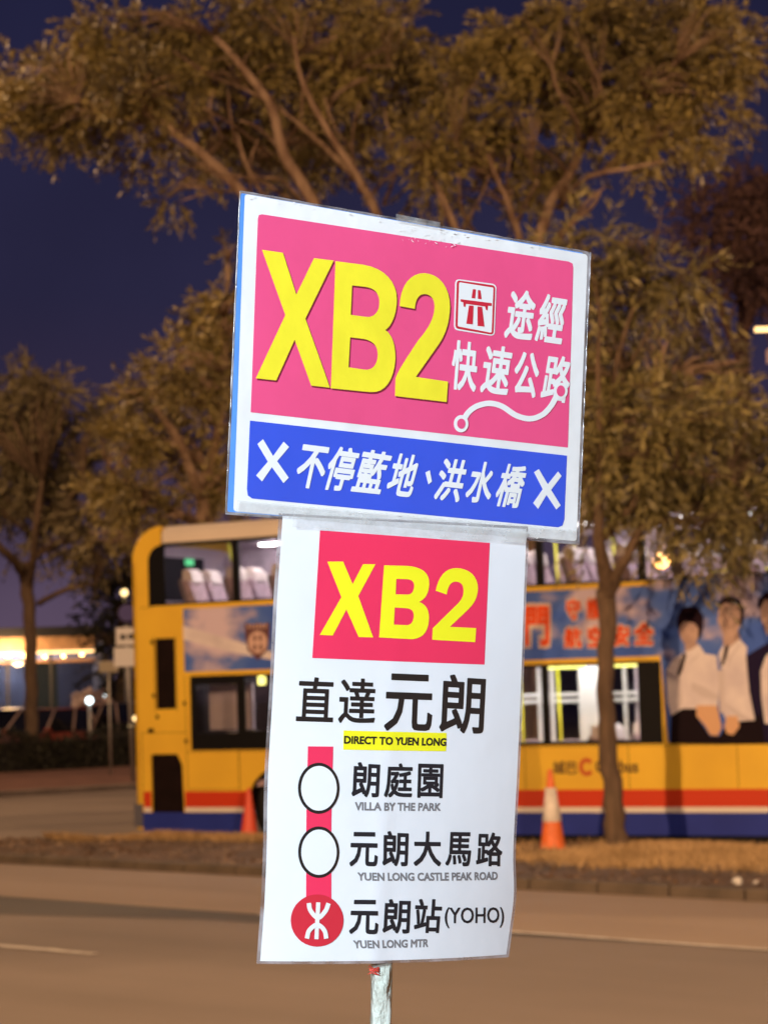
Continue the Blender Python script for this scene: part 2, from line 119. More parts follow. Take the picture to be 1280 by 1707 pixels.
["L","stop_ring","paper",3,[[[148.3,-320.0],[148.4,-323.5],[147.9,-326.9],[147.0,-330.1],[145.6,-333.0],[143.8,-335.6],[141.6,-337.9],[139.1,-339.7],[136.4,-341.0],[133.5,-341.8],[130.5,-342.1],[127.4,-341.8],[124.4,-341.0],[121.5,-339.7],[118.8,-337.9],[116.3,-335.7],[114.2,-333.1],[112.4,-330.1],[111.0,-327.0],[110.0,-323.6],[109.5,-320.2],[109.4,-316.8],[109.9,-313.4],[110.7,-310.2],[112.1,-307.3],[113.8,-304.7],[115.9,-302.4],[118.4,-300.6],[121.0,-299.2],[123.9,-298.4],[127.0,-298.1],[130.0,-298.4],[133.1,-299.1],[136.0,-300.4],[138.8,-302.2],[141.3,-304.5],[143.5,-307.1],[145.4,-310.0],[146.8,-313.2],[147.8,-316.6]]]],
["L","station_emblem","emblemred",2,[[[161.5,-386.8],[161.4,-390.7],[160.6,-394.6],[159.1,-398.3],[156.9,-401.7],[154.2,-404.6],[150.9,-407.2],[147.1,-409.2],[143.0,-410.7],[138.6,-411.5],[134.1,-411.8],[129.6,-411.4],[125.2,-410.4],[121.0,-408.9],[117.0,-406.8],[113.5,-404.1],[110.4,-401.1],[107.9,-397.7],[105.9,-394.1],[104.6,-390.2],[103.9,-386.3],[103.9,-382.3],[104.6,-378.5],[106.0,-374.8],[108.0,-371.4],[110.7,-368.4],[113.8,-365.9],[117.4,-363.8],[121.4,-362.3],[125.7,-361.4],[130.2,-361.1],[134.7,-361.4],[139.2,-362.3],[143.6,-363.9],[147.7,-366.0],[151.4,-368.6],[154.6,-371.7],[157.3,-375.1],[159.4,-378.9],[160.8,-382.8]]]],
["L","station_emblem","white",4,[[[119.1,-369.7],[119.4,-370.9],[119.6,-372.1],[119.9,-373.4],[120.3,-374.8],[121.0,-376.3],[121.9,-377.8],[123.1,-379.3],[124.5,-380.9],[126.1,-382.5],[128.0,-384.0],[130.0,-385.3],[132.5,-385.9],[134.9,-385.4],[136.8,-384.3],[138.4,-382.9],[139.8,-381.4],[141.1,-379.8],[142.2,-378.5],[143.0,-377.1],[143.7,-375.6],[144.2,-374.2],[144.6,-372.9],[144.9,-371.6],[145.4,-370.4],[140.6,-368.9],[140.2,-370.2],[139.8,-371.5],[139.4,-372.8],[139.0,-373.9],[138.6,-375.0],[137.9,-376.0],[137.0,-377.2],[135.9,-378.6],[134.7,-379.8],[133.5,-380.9],[132.6,-381.4],[132.3,-381.6],[131.9,-381.4],[130.8,-380.8],[129.5,-379.7],[128.1,-378.3],[126.9,-376.9],[125.9,-375.7],[125.3,-374.8],[124.9,-373.8],[124.6,-372.8],[124.4,-371.6],[124.1,-370.3],[123.7,-369.0]]]],
["L","station_emblem","white",4,[[[129.3,-368.6],[129.4,-369.9],[129.4,-371.2],[129.5,-372.4],[129.5,-373.7],[129.5,-375.1],[129.6,-376.7],[129.6,-378.4],[129.6,-380.3],[129.7,-382.2],[129.7,-384.3],[129.7,-386.5],[129.8,-388.8],[129.8,-391.2],[129.9,-393.7],[130.0,-396.3],[130.1,-399.0],[130.1,-401.7],[130.2,-404.3],[134.7,-404.5],[134.6,-401.9],[134.5,-399.2],[134.4,-396.5],[134.4,-393.9],[134.3,-391.4],[134.2,-389.0],[134.2,-386.8],[134.2,-384.6],[134.1,-382.5],[134.1,-380.5],[134.1,-378.7],[134.1,-376.9],[134.0,-375.3],[134.0,-373.9],[133.9,-372.6],[133.9,-371.3],[133.9,-370.1],[133.8,-368.8]]]],
["L","station_emblem","white",6,[[[124.0,-404.1],[124.2,-402.7],[124.4,-401.3],[124.5,-400.0],[124.7,-398.8],[125.1,-397.8],[125.5,-397.0],[126.4,-396.0],[127.5,-394.9],[128.7,-393.9],[130.0,-393.1],[131.1,-392.6],[131.8,-392.4],[132.4,-392.5],[133.3,-393.0],[134.5,-393.7],[135.7,-394.6],[136.9,-395.7],[137.7,-396.7],[138.3,-397.5],[138.8,-398.6],[139.2,-399.9],[139.5,-401.3],[139.9,-402.8],[140.3,-404.3],[145.1,-403.5],[144.7,-402.1],[144.3,-400.7],[143.9,-399.2],[143.4,-397.6],[142.7,-395.9],[141.7,-394.4],[140.4,-393.0],[139.0,-391.7],[137.3,-390.4],[135.5,-389.3],[133.5,-388.4],[131.3,-388.1],[129.1,-388.5],[127.2,-389.3],[125.5,-390.5],[123.9,-391.7],[122.6,-393.1],[121.4,-394.5],[120.6,-396.0],[120.1,-397.5],[119.8,-399.1],[119.6,-400.5],[119.5,-401.8],[119.2,-403.1]]]],
["L","lettering","ink2",1,0.02,[["朗",[[160.1,-231.6],[191.9,-232.2],[192.6,-266.6],[161.0,-265.8]]],["庭",[[198.4,-232.1],[231.7,-232.2],[233.1,-266.4],[198.3,-266.0]]],["園",[[237.9,-232.1],[270.0,-232.4],[271.3,-266.6],[239.4,-266.3]]]]],
["L","lettering","ink2",1,0.02,[["元",[[163.3,-300.2],[194.5,-300.4],[196.4,-334.8],[163.9,-334.0]]],["朗",[[199.5,-299.0],[231.9,-300.2],[233.2,-334.9],[201.6,-333.7]]],["大",[[238.0,-299.7],[272.9,-300.3],[275.6,-335.3],[240.5,-334.3]]],["馬",[[280.2,-300.6],[314.2,-301.4],[315.2,-336.2],[281.0,-335.0]]],["路",[[321.5,-301.5],[357.6,-302.5],[360.8,-337.7],[322.7,-336.0]]]]],
["L","lettering","ink2",1,0.02,[["元",[[168.9,-366.7],[200.1,-367.0],[202.2,-401.7],[168.7,-400.1]]],["朗",[[206.6,-366.3],[240.1,-367.6],[241.0,-402.0],[206.9,-400.0]]],["站",[[245.4,-366.7],[281.0,-368.6],[280.6,-402.7],[246.1,-400.9]]]]],
["L","lettering","ink2",1,0.012,[["(YOHO)",[[284.3,-376.7],[369.3,-379.9],[371.5,-401.4],[286.3,-398.0]]]]],
["L","small_lettering","grey",1,0.032,[["VILLA BY THE PARK",[[165.6,-270.9],[269.9,-271.4],[270.1,-279.5],[166.2,-279.2]]]]],
["L","small_lettering","grey",1,0.032,[["YUEN LONG CASTLE PEAK ROAD",[[173.8,-339.8],[354.8,-342.7],[355.8,-351.3],[174.8,-348.0]]]]],
["L","small_lettering","grey",1,0.032,[["YUEN LONG MTR",[[173.8,-406.3],[266.0,-407.7],[266.0,-416.0],[175.9,-414.4]]]]]]
TAPES=[[[69.8, 8.7], [352.1, 8.6], [350.8, -3.3], [69.7, -6.9]], [[166.4, 310.8], [220.2, 310.2], [220.0, 304.1], [167.0, 303.7]], [[9.4, 13.8], [418.5, 14.6], [419.5, 2.1], [8.4, 1.2]]]
AD_SHAPES=[["hair","adhair",3,[[8.282,2.835],[8.294,2.94],[8.354,3.03],[8.468,3.059],[8.579,3.028],[8.638,2.926],[8.632,2.795],[8.599,2.678],[8.555,2.627],[8.568,2.771],[8.515,2.839],[8.39,2.87],[8.338,2.82],[8.307,2.755]]],["face","adskin",2,[[8.308,2.781],[8.341,2.872],[8.391,2.91],[8.518,2.905],[8.569,2.798],[8.549,2.64],[8.49,2.577],[8.418,2.55],[8.344,2.621],[8.312,2.702]]],["neck","adskin",1,[[8.371,2.594],[8.52,2.628],[8.557,2.522],[8.429,2.467],[8.381,2.488]]],["shirt","adwhite",1.5,[[8.385,2.485],[8.459,2.512],[8.56,2.574],[8.638,2.453],[8.79,2.422],[8.811,2.108],[8.776,1.782],[8.498,1.773],[8.301,1.777],[8.255,1.688],[8.157,1.69],[8.114,1.862],[8.11,2.259],[8.215,2.401]]],["tie","adhair",3,[[8.352,2.476],[8.393,2.455],[8.328,2.253],[8.276,2.168],[8.256,2.215]]],["hands","adhand",4,[[8.499,1.815],[8.771,1.809],[8.821,1.534],[8.761,1.431],[8.665,1.445],[8.6,1.564],[8.494,1.684]]],["trousers","adtrous",3.5,[[8.157,1.69],[8.309,1.779],[8.491,1.775],[8.494,1.684],[8.664,1.432],[8.789,1.43],[8.84,1.332],[8.128,1.342]]],["hair","adhair",3,[[8.821,2.971],[8.846,3.075],[8.919,3.151],[9.002,3.167],[9.124,3.116],[9.181,2.996],[9.16,2.84],[9.116,2.777],[9.132,2.972],[9.066,3.053],[8.929,3.078],[8.858,3.022]]],["face","adskin",2,[[8.816,2.867],[8.851,3.036],[8.93,3.091],[9.067,3.072],[9.146,2.984],[9.125,2.815],[9.065,2.7],[8.966,2.649],[8.872,2.72]]],["neck","adskin",1.7,[[8.886,2.707],[9.08,2.726],[9.109,2.62],[8.946,2.515],[8.879,2.563]]],["shirt","adwhite",2.5,[[8.879,2.55],[8.96,2.521],[9.102,2.621],[9.194,2.513],[9.176,2.41],[9.189,2.098],[9.261,1.707],[9.25,1.617],[9.071,1.582],[8.892,1.585],[8.843,1.716],[8.872,2.237],[8.833,2.29],[8.819,2.448]]],["tie","adhair",4,[[8.906,2.543],[8.961,2.541],[8.928,2.418],[8.875,2.302],[8.84,2.303],[8.881,2.432]]],["hands","adhand",5,[[8.896,1.676],[9.034,1.673],[9.056,1.543],[8.969,1.441],[8.887,1.455],[8.856,1.546]]],["trousers","adtrous",4.5,[[8.789,1.43],[8.862,1.533],[8.893,1.598],[9.25,1.617],[9.336,1.706],[9.373,1.325],[8.826,1.332]]],["jacket","adnavy",3,[[9.176,2.41],[9.427,2.544],[9.51,2.58],[9.828,2.466],[9.844,1.318],[9.305,1.326],[9.197,1.968]]],["shirt","adwhite",4,[[9.358,2.223],[9.434,2.402],[9.56,2.475],[9.539,1.702],[9.451,1.562],[9.384,1.576],[9.351,1.899]]],["face","adskin",4,[[9.382,3.065],[9.453,3.14],[9.603,3.146],[9.672,3.027],[9.641,2.795],[9.547,2.657],[9.459,2.66],[9.387,2.87]]],["hair","adhair",5,[[9.359,3.001],[9.37,3.105],[9.469,3.191],[9.619,3.198],[9.708,3.077],[9.696,2.961],[9.653,3.066],[9.451,3.095],[9.392,2.987]]],["eye","adskin2",5,[[8.338,2.756],[8.378,2.768],[8.4,2.751],[8.369,2.742]]],["eye","adskin2",5,[[8.445,2.752],[8.477,2.764],[8.51,2.75],[8.476,2.738]]],["nose","adskin2",5,[[8.413,2.724],[8.433,2.668],[8.397,2.67]]],["mouth","adskin2",5,[[8.373,2.631],[8.415,2.637],[8.457,2.628],[8.414,2.611]]],["eye","adskin2",5,[[8.878,2.913],[8.923,2.924],[8.948,2.907],[8.913,2.898]]],["eye","adskin2",5,[[8.999,2.908],[9.034,2.92],[9.072,2.905],[9.033,2.893]]],["nose","adskin2",5,[[8.963,2.881],[8.986,2.825],[8.944,2.826]]],["mouth","adskin2",5,[[8.917,2.788],[8.965,2.794],[9.013,2.785],[8.964,2.768]]],["fold","adfold",2.2,[[8.442,2.105],[8.62,2.034],[8.796,1.926],[8.794,1.873],[8.574,1.918],[8.438,2.013]]],["fold","adfold",2.2,[[8.262,2.175],[8.29,2.175],[8.313,1.884],[8.281,1.793],[8.26,1.793]]],["fold","adfold",2.2,[[8.555,2.456],[8.575,2.449],[8.495,2.379],[8.38,2.317]]],["fold","adfold",2.7,[[9.1,2.569],[9.12,2.555],[8.997,2.416],[8.922,2.261],[8.941,2.391]]],["fold","adfold",2.7,[[8.876,1.845],[9.063,1.711],[9.237,1.617],[9.086,1.62],[8.888,1.793]]],["fold","adfold",2.7,[[8.803,2.239],[8.88,2.263],[8.863,1.715],[8.801,1.717]]]]
AD_TEXT=[["門",[[6.181,3.156],[6.532,3.142],[6.512,2.623],[6.161,2.635]]],["守",[[6.773,3.224],[6.975,3.215],[6.964,2.946],[6.762,2.954]]],["護",[[7.059,3.219],[7.267,3.21],[7.256,2.935],[7.048,2.943]]],["航",[[6.733,2.855],[6.977,2.846],[6.966,2.585],[6.722,2.593]]],["空",[[7.061,2.858],[7.278,2.85],[7.267,2.582],[7.05,2.59]]],["安",[[7.411,2.86],[7.641,2.851],[7.63,2.585],[7.4,2.593]]],["全",[[7.7,2.879],[7.969,2.869],[7.957,2.589],[7.688,2.598]]]]
BUS_NAME=[["城巴",[[6.505,1.144],[6.842,1.14],[6.836,0.972],[6.499,0.975]]],["Citybus",[[7.101,1.153],[7.686,1.147],[7.677,0.936],[7.093,0.94]]]]
AD_CREST={"shield":[[1.88,3.099],[2.025,3.076],[2.098,3.099],[2.169,3.07],[2.289,3.092],[2.276,2.883],[2.24,2.71],[2.082,2.575],[1.921,2.72],[1.885,2.897]],"c":[6.973,1.063],"c2":[2.09,2.855],"band":[[0.851,3.103],[1.08,3.041],[1.499,2.92],[1.892,2.8],[2.362,2.671],[2.358,2.566],[1.888,2.651],[1.369,2.774],[0.852,2.907]]}
# ------------------------------------------------------------------ helpers
def at(x, y, Y):
    d = (x-640)*RGT + (853.5-y)*UPV + FPX*FWD
    return CPOS + d*(Y/d.y)

def tag(o, label=None, cat=None, group=None, kind=None):
    if label: o['label'] = label
    if cat: o['category'] = cat
    if group: o['group'] = group
    if kind: o['kind'] = kind
    return o

def empty(name, loc=(0, 0, 0), rz=0, label=None, cat=None, group=None):
    o = bpy.data.objects.new(name, None); COL.objects.link(o)
    o.empty_display_size = .2; o.location = loc; o.rotation_euler = (0, 0, rz)
    return tag(o, label, cat, group)

def link(name, me, parent=None, mats=None):
    if mats:
        for m in (mats if isinstance(mats, (list, tuple)) else [mats]): me.materials.append(m)
    o = bpy.data.objects.new(name, me); COL.objects.link(o)
    if parent: o.parent = parent
    return o

class MB:
    def __init__(s): s.v = []; s.f = []; s.m = []; s.smooth = []
    def add(s, vs, fs, mi=0, sm=False):
        b = len(s.v); s.v += [tuple(v) for v in vs]
        for f in fs: s.f.append([b+i for i in f]); s.m.append(mi); s.smooth.append(sm)
        return s
    def box(s, x0, x1, y0, y1, z0, z1, mi=0):
        v = [(x, y, z) for z in (z0, z1) for y in (y0, y1) for x in (x0, x1)]
        return s.add(v, [(0, 2, 3, 1), (4, 5, 7, 6), (0, 1, 5, 4), (2, 6, 7, 3), (0, 4, 6, 2), (1, 3, 7, 5)], mi)
    def tube(s, pts, rad, n=8, mi=0, caps=True):
        pts = [Vector(p) for p in pts]
        if not isinstance(rad, (list, tuple)): rad = [rad]*len(pts)
        rings = []; prev = None
        for i, p in enumerate(pts):
            d = (pts[min(i+1, len(pts)-1)] - pts[max(i-1, 0)]).normalized()
            a = d.cross(Vector((0, 0, 1))) if prev is None else prev - d*prev.dot(d)
            if a.length < 1e-4: a = d.cross(Vector((1, 0, 0)))
            a.normalize(); prev = a; b = d.cross(a)
            rings += [p + (a*math.cos(2*math.pi*k/n) + b*math.sin(2*math.pi*k/n))*rad[i] for k in range(n)]
        fs = [(i*n+k, i*n+(k+1) % n, (i+1)*n+(k+1) % n, (i+1)*n+k) for i in range(len(pts)-1) for k in range(n)]
        s.add(rings, fs, mi, True)
        if caps:
            L = (len(pts)-1)*n
            s.add(rings[:n], [tuple(range(n))[::-1]], mi); s.add(rings[L:], [tuple(range(n))], mi)
        return s
    def lathe(s, prof, n=20, mi=0, c=(0, 0, 0)):
        vs = [(c[0]+r*math.cos(2*math.pi*k/n), c[1]+r*math.sin(2*math.pi*k/n), c[2]+z) for r, z in prof for k in range(n)]
        fs = [(i*n+k, i*n+(k+1) % n, (i+1)*n+(k+1) % n, (i+1)*n+k) for i in range(len(prof)-1) for k in range(n)]
        return s.add(vs, fs, mi, True)
    def plate(s, loops, fn, thick=0, mi=0):
        """2-D outline with holes -> tessellated, mapped by fn(u,v,w); w=0 front, w=thick back."""
        P = [[Vector((p[0], p[1], 0)) for p in l] for l in loops]
        flat = [p for l in P for p in l]
        tr = tessellate_polygon(P)
        s.add([fn(p.x, p.y, 0) for p in flat], [tuple(t) for t in tr], mi)
        if thick:
            s.add([fn(p.x, p.y, thick) for p in flat], [tuple(t)[::-1] for t in tr], mi)
            for l in P:
                n = len(l)
                s.add([fn(p.x, p.y, 0) for p in l] + [fn(p.x, p.y, thick) for p in l],
                      [(i, (i+1) % n, n+(i+1) % n, n+i) for i in range(n)], mi)
        return s
    def mesh(s, name, fix=True):
        me = bpy.data.meshes.new(name); me.from_pydata(s.v, [], s.f)
        me.polygons.foreach_set('material_index', s.m); me.polygons.foreach_set('use_smooth', s.smooth)
        if fix and len(s.f) < 60000:
            bm = bmesh.new(); bm.from_mesh(me); bmesh.ops.remove_doubles(bm, verts=bm.verts, dist=1e-6)
            bmesh.ops.recalc_face_normals(bm, faces=bm.faces); bm.to_mesh(me); bm.free()
        me.update(); return me
    def build(s, name, mats, parent=None, fix=True): return link(name, s.mesh(name, fix), parent, mats)

def np_mesh(name, verts, quads):
    me = bpy.data.meshes.new(name); n = len(verts); q = len(quads); k = quads.shape[1]
    me.vertices.add(n); me.vertices.foreach_set('co', verts.astype(np.float32).ravel())
    me.loops.add(q*k); me.loops.foreach_set('vertex_index', quads.astype(np.int32).ravel())
    me.polygons.add(q); me.polygons.foreach_set('loop_start', np.arange(q, dtype=np.int32)*k)
    me.polygons.foreach_set('loop_total', np.full(q, k, dtype=np.int32))
    me.update(calc_edges=True); me.validate(); return me

# ------------------------------------------------------------------ materials
def mat(name, col, rough=.6, metal=0, var=.0, scale=4, bump=0, bscale=40, emit=None, estr=0, coat=0, spec=None,
        col2=None, island=False, detail=5, stretch=None, coords='Object', sheen=0):
    m = bpy.data.materials.new(name); m.use_nodes = True; t = m.node_tree; b = t.nodes['Principled BSDF']
    b.inputs['Base Color'].default_value = tuple(col)+(1,); b.inputs['Roughness'].default_value = rough
    b.inputs['Metallic'].default_value = metal; b.inputs['Coat Weight'].default_value = coat
    if spec is not None: b.inputs['Specular IOR Level'].default_value = spec
    if emit: b.inputs['Emission Color'].default_value = tuple(emit)+(1,); b.inputs['Emission Strength'].default_value = estr
    c = t.nodes.new('ShaderNodeTexCoord'); vec = c.outputs[coords]
    if stretch:
        mpn = t.nodes.new('ShaderNodeMapping'); mpn.inputs['Scale'].default_value = stretch
        t.links.new(vec, mpn.inputs[0]); vec = mpn.outputs[0]
    if var or col2:
        n = t.nodes.new('ShaderNodeTexNoise'); n.inputs['Scale'].default_value = scale; n.inputs['Detail'].default_value = detail
        t.links.new(vec, n.inputs['Vector'])
        r = t.nodes.new('ShaderNodeMapRange'); r.inputs[1].default_value = .32; r.inputs[2].default_value = .68
        fac = n.outputs[0]
        if island:
            g = t.nodes.new('ShaderNodeNewGeometry'); mx = t.nodes.new('ShaderNodeMath'); mx.operation = 'MULTIPLY_ADD'
            t.links.new(g.outputs['Random Per Island'], mx.inputs[0]); mx.inputs[1].default_value = .35
            ad = t.nodes.new('ShaderNodeMath'); ad.operation = 'SUBTRACT'; t.links.new(fac, ad.inputs[0]); ad.inputs[1].default_value = .17
            t.links.new(ad.outputs[0], mx.inputs[2]); fac = mx.outputs[0]
        t.links.new(fac, r.inputs[0])
        mixn = t.nodes.new('ShaderNodeMix'); mixn.data_type = 'RGBA'
        c2 = col2 if col2 else tuple(v*(1-var) for v in col)
        c1 = col if col2 else tuple(min(1, v*(1+var)) for v in col)
        mixn.inputs[6].default_value = tuple(c2)+(1,); mixn.inputs[7].default_value = tuple(c1)+(1,)
        t.links.new(r.outputs[0], mixn.inputs[0]); t.links.new(mixn.outputs[2], b.inputs['Base Color'])
    if bump:
        n2 = t.nodes.new('ShaderNodeTexNoise'); n2.inputs['Scale'].default_value = bscale; n2.inputs['Detail'].default_value = 4
        t.links.new(vec, n2.inputs['Vector']); bp = t.nodes.new('ShaderNodeBump'); bp.inputs['Strength'].default_value = bump
        bp.inputs['Distance'].default_value = .02
        t.links.new(n2.outputs[0], bp.inputs['Height']); t.links.new(bp.outputs[0], b.inputs['Normal'])
    return m

def glassy(name, tint, mixf=.12, rough=.02, body=None):
    """thin glass / film: mostly see-through, a share of mirror and of milky body."""
    m = bpy.data.materials.new(name); m.use_nodes = True; t = m.node_tree; t.nodes.remove(t.nodes['Principled BSDF'])
    out = t.nodes['Material Output']; tr = t.nodes.new('ShaderNodeBsdfTransparent'); tr.inputs[0].default_value = tuple(tint)+(1,)
    gl = t.nodes.new('ShaderNodeBsdfGlossy'); gl.inputs['Roughness'].default_value = rough
    lw = t.nodes.new('ShaderNodeLayerWeight'); fr = t.nodes.new('ShaderNodeMath'); fr.operation = 'POWER'; t.links.new(lw.outputs['Facing'], fr.inputs[0]); fr.inputs[1].default_value = 5
    ad = t.nodes.new('ShaderNodeMath'); ad.operation = 'ADD'; ad.inputs[1].default_value = mixf; t.links.new(fr.outputs[0], ad.inputs[0])
    mx = t.nodes.new('ShaderNodeMixShader'); t.links.new(ad.outputs[0], mx.inputs[0])
    t.links.new(tr.outputs[0], mx.inputs[1]); t.links.new(gl.outputs[0], mx.inputs[2]); last = mx.outputs[0]
    if body:
        df = t.nodes.new('ShaderNodeBsdfDiffuse'); df.inputs[0].default_value = tuple(body[0])+(1,)
        m2 = t.nodes.new('ShaderNodeMixShader'); m2.inputs[0].default_value = body[1]
        if len(body) > 2:
            c = t.nodes.new('ShaderNodeTexCoord'); n = t.nodes.new('ShaderNodeTexNoise'); n.inputs['Scale'].default_value = body[2]; n.inputs['Detail'].default_value = 6
            t.links.new(c.outputs['Object'], n.inputs['Vector']); r = t.nodes.new('ShaderNodeMapRange')
            r.inputs[1].default_value = .35; r.inputs[2].default_value = .7; r.inputs[3].default_value = body[1]*.25; r.inputs[4].default_value = min(1, body[1]*1.9)
            t.links.new(n.outputs[0], r.inputs[0]); t.links.new(r.outputs[0], m2.inputs[0])
        t.links.new(last, m2.inputs[1]); t.links.new(df.outputs[0], m2.inputs[2]); last = m2.outputs[0]
    t.links.new(last, out.inputs[0]); return m

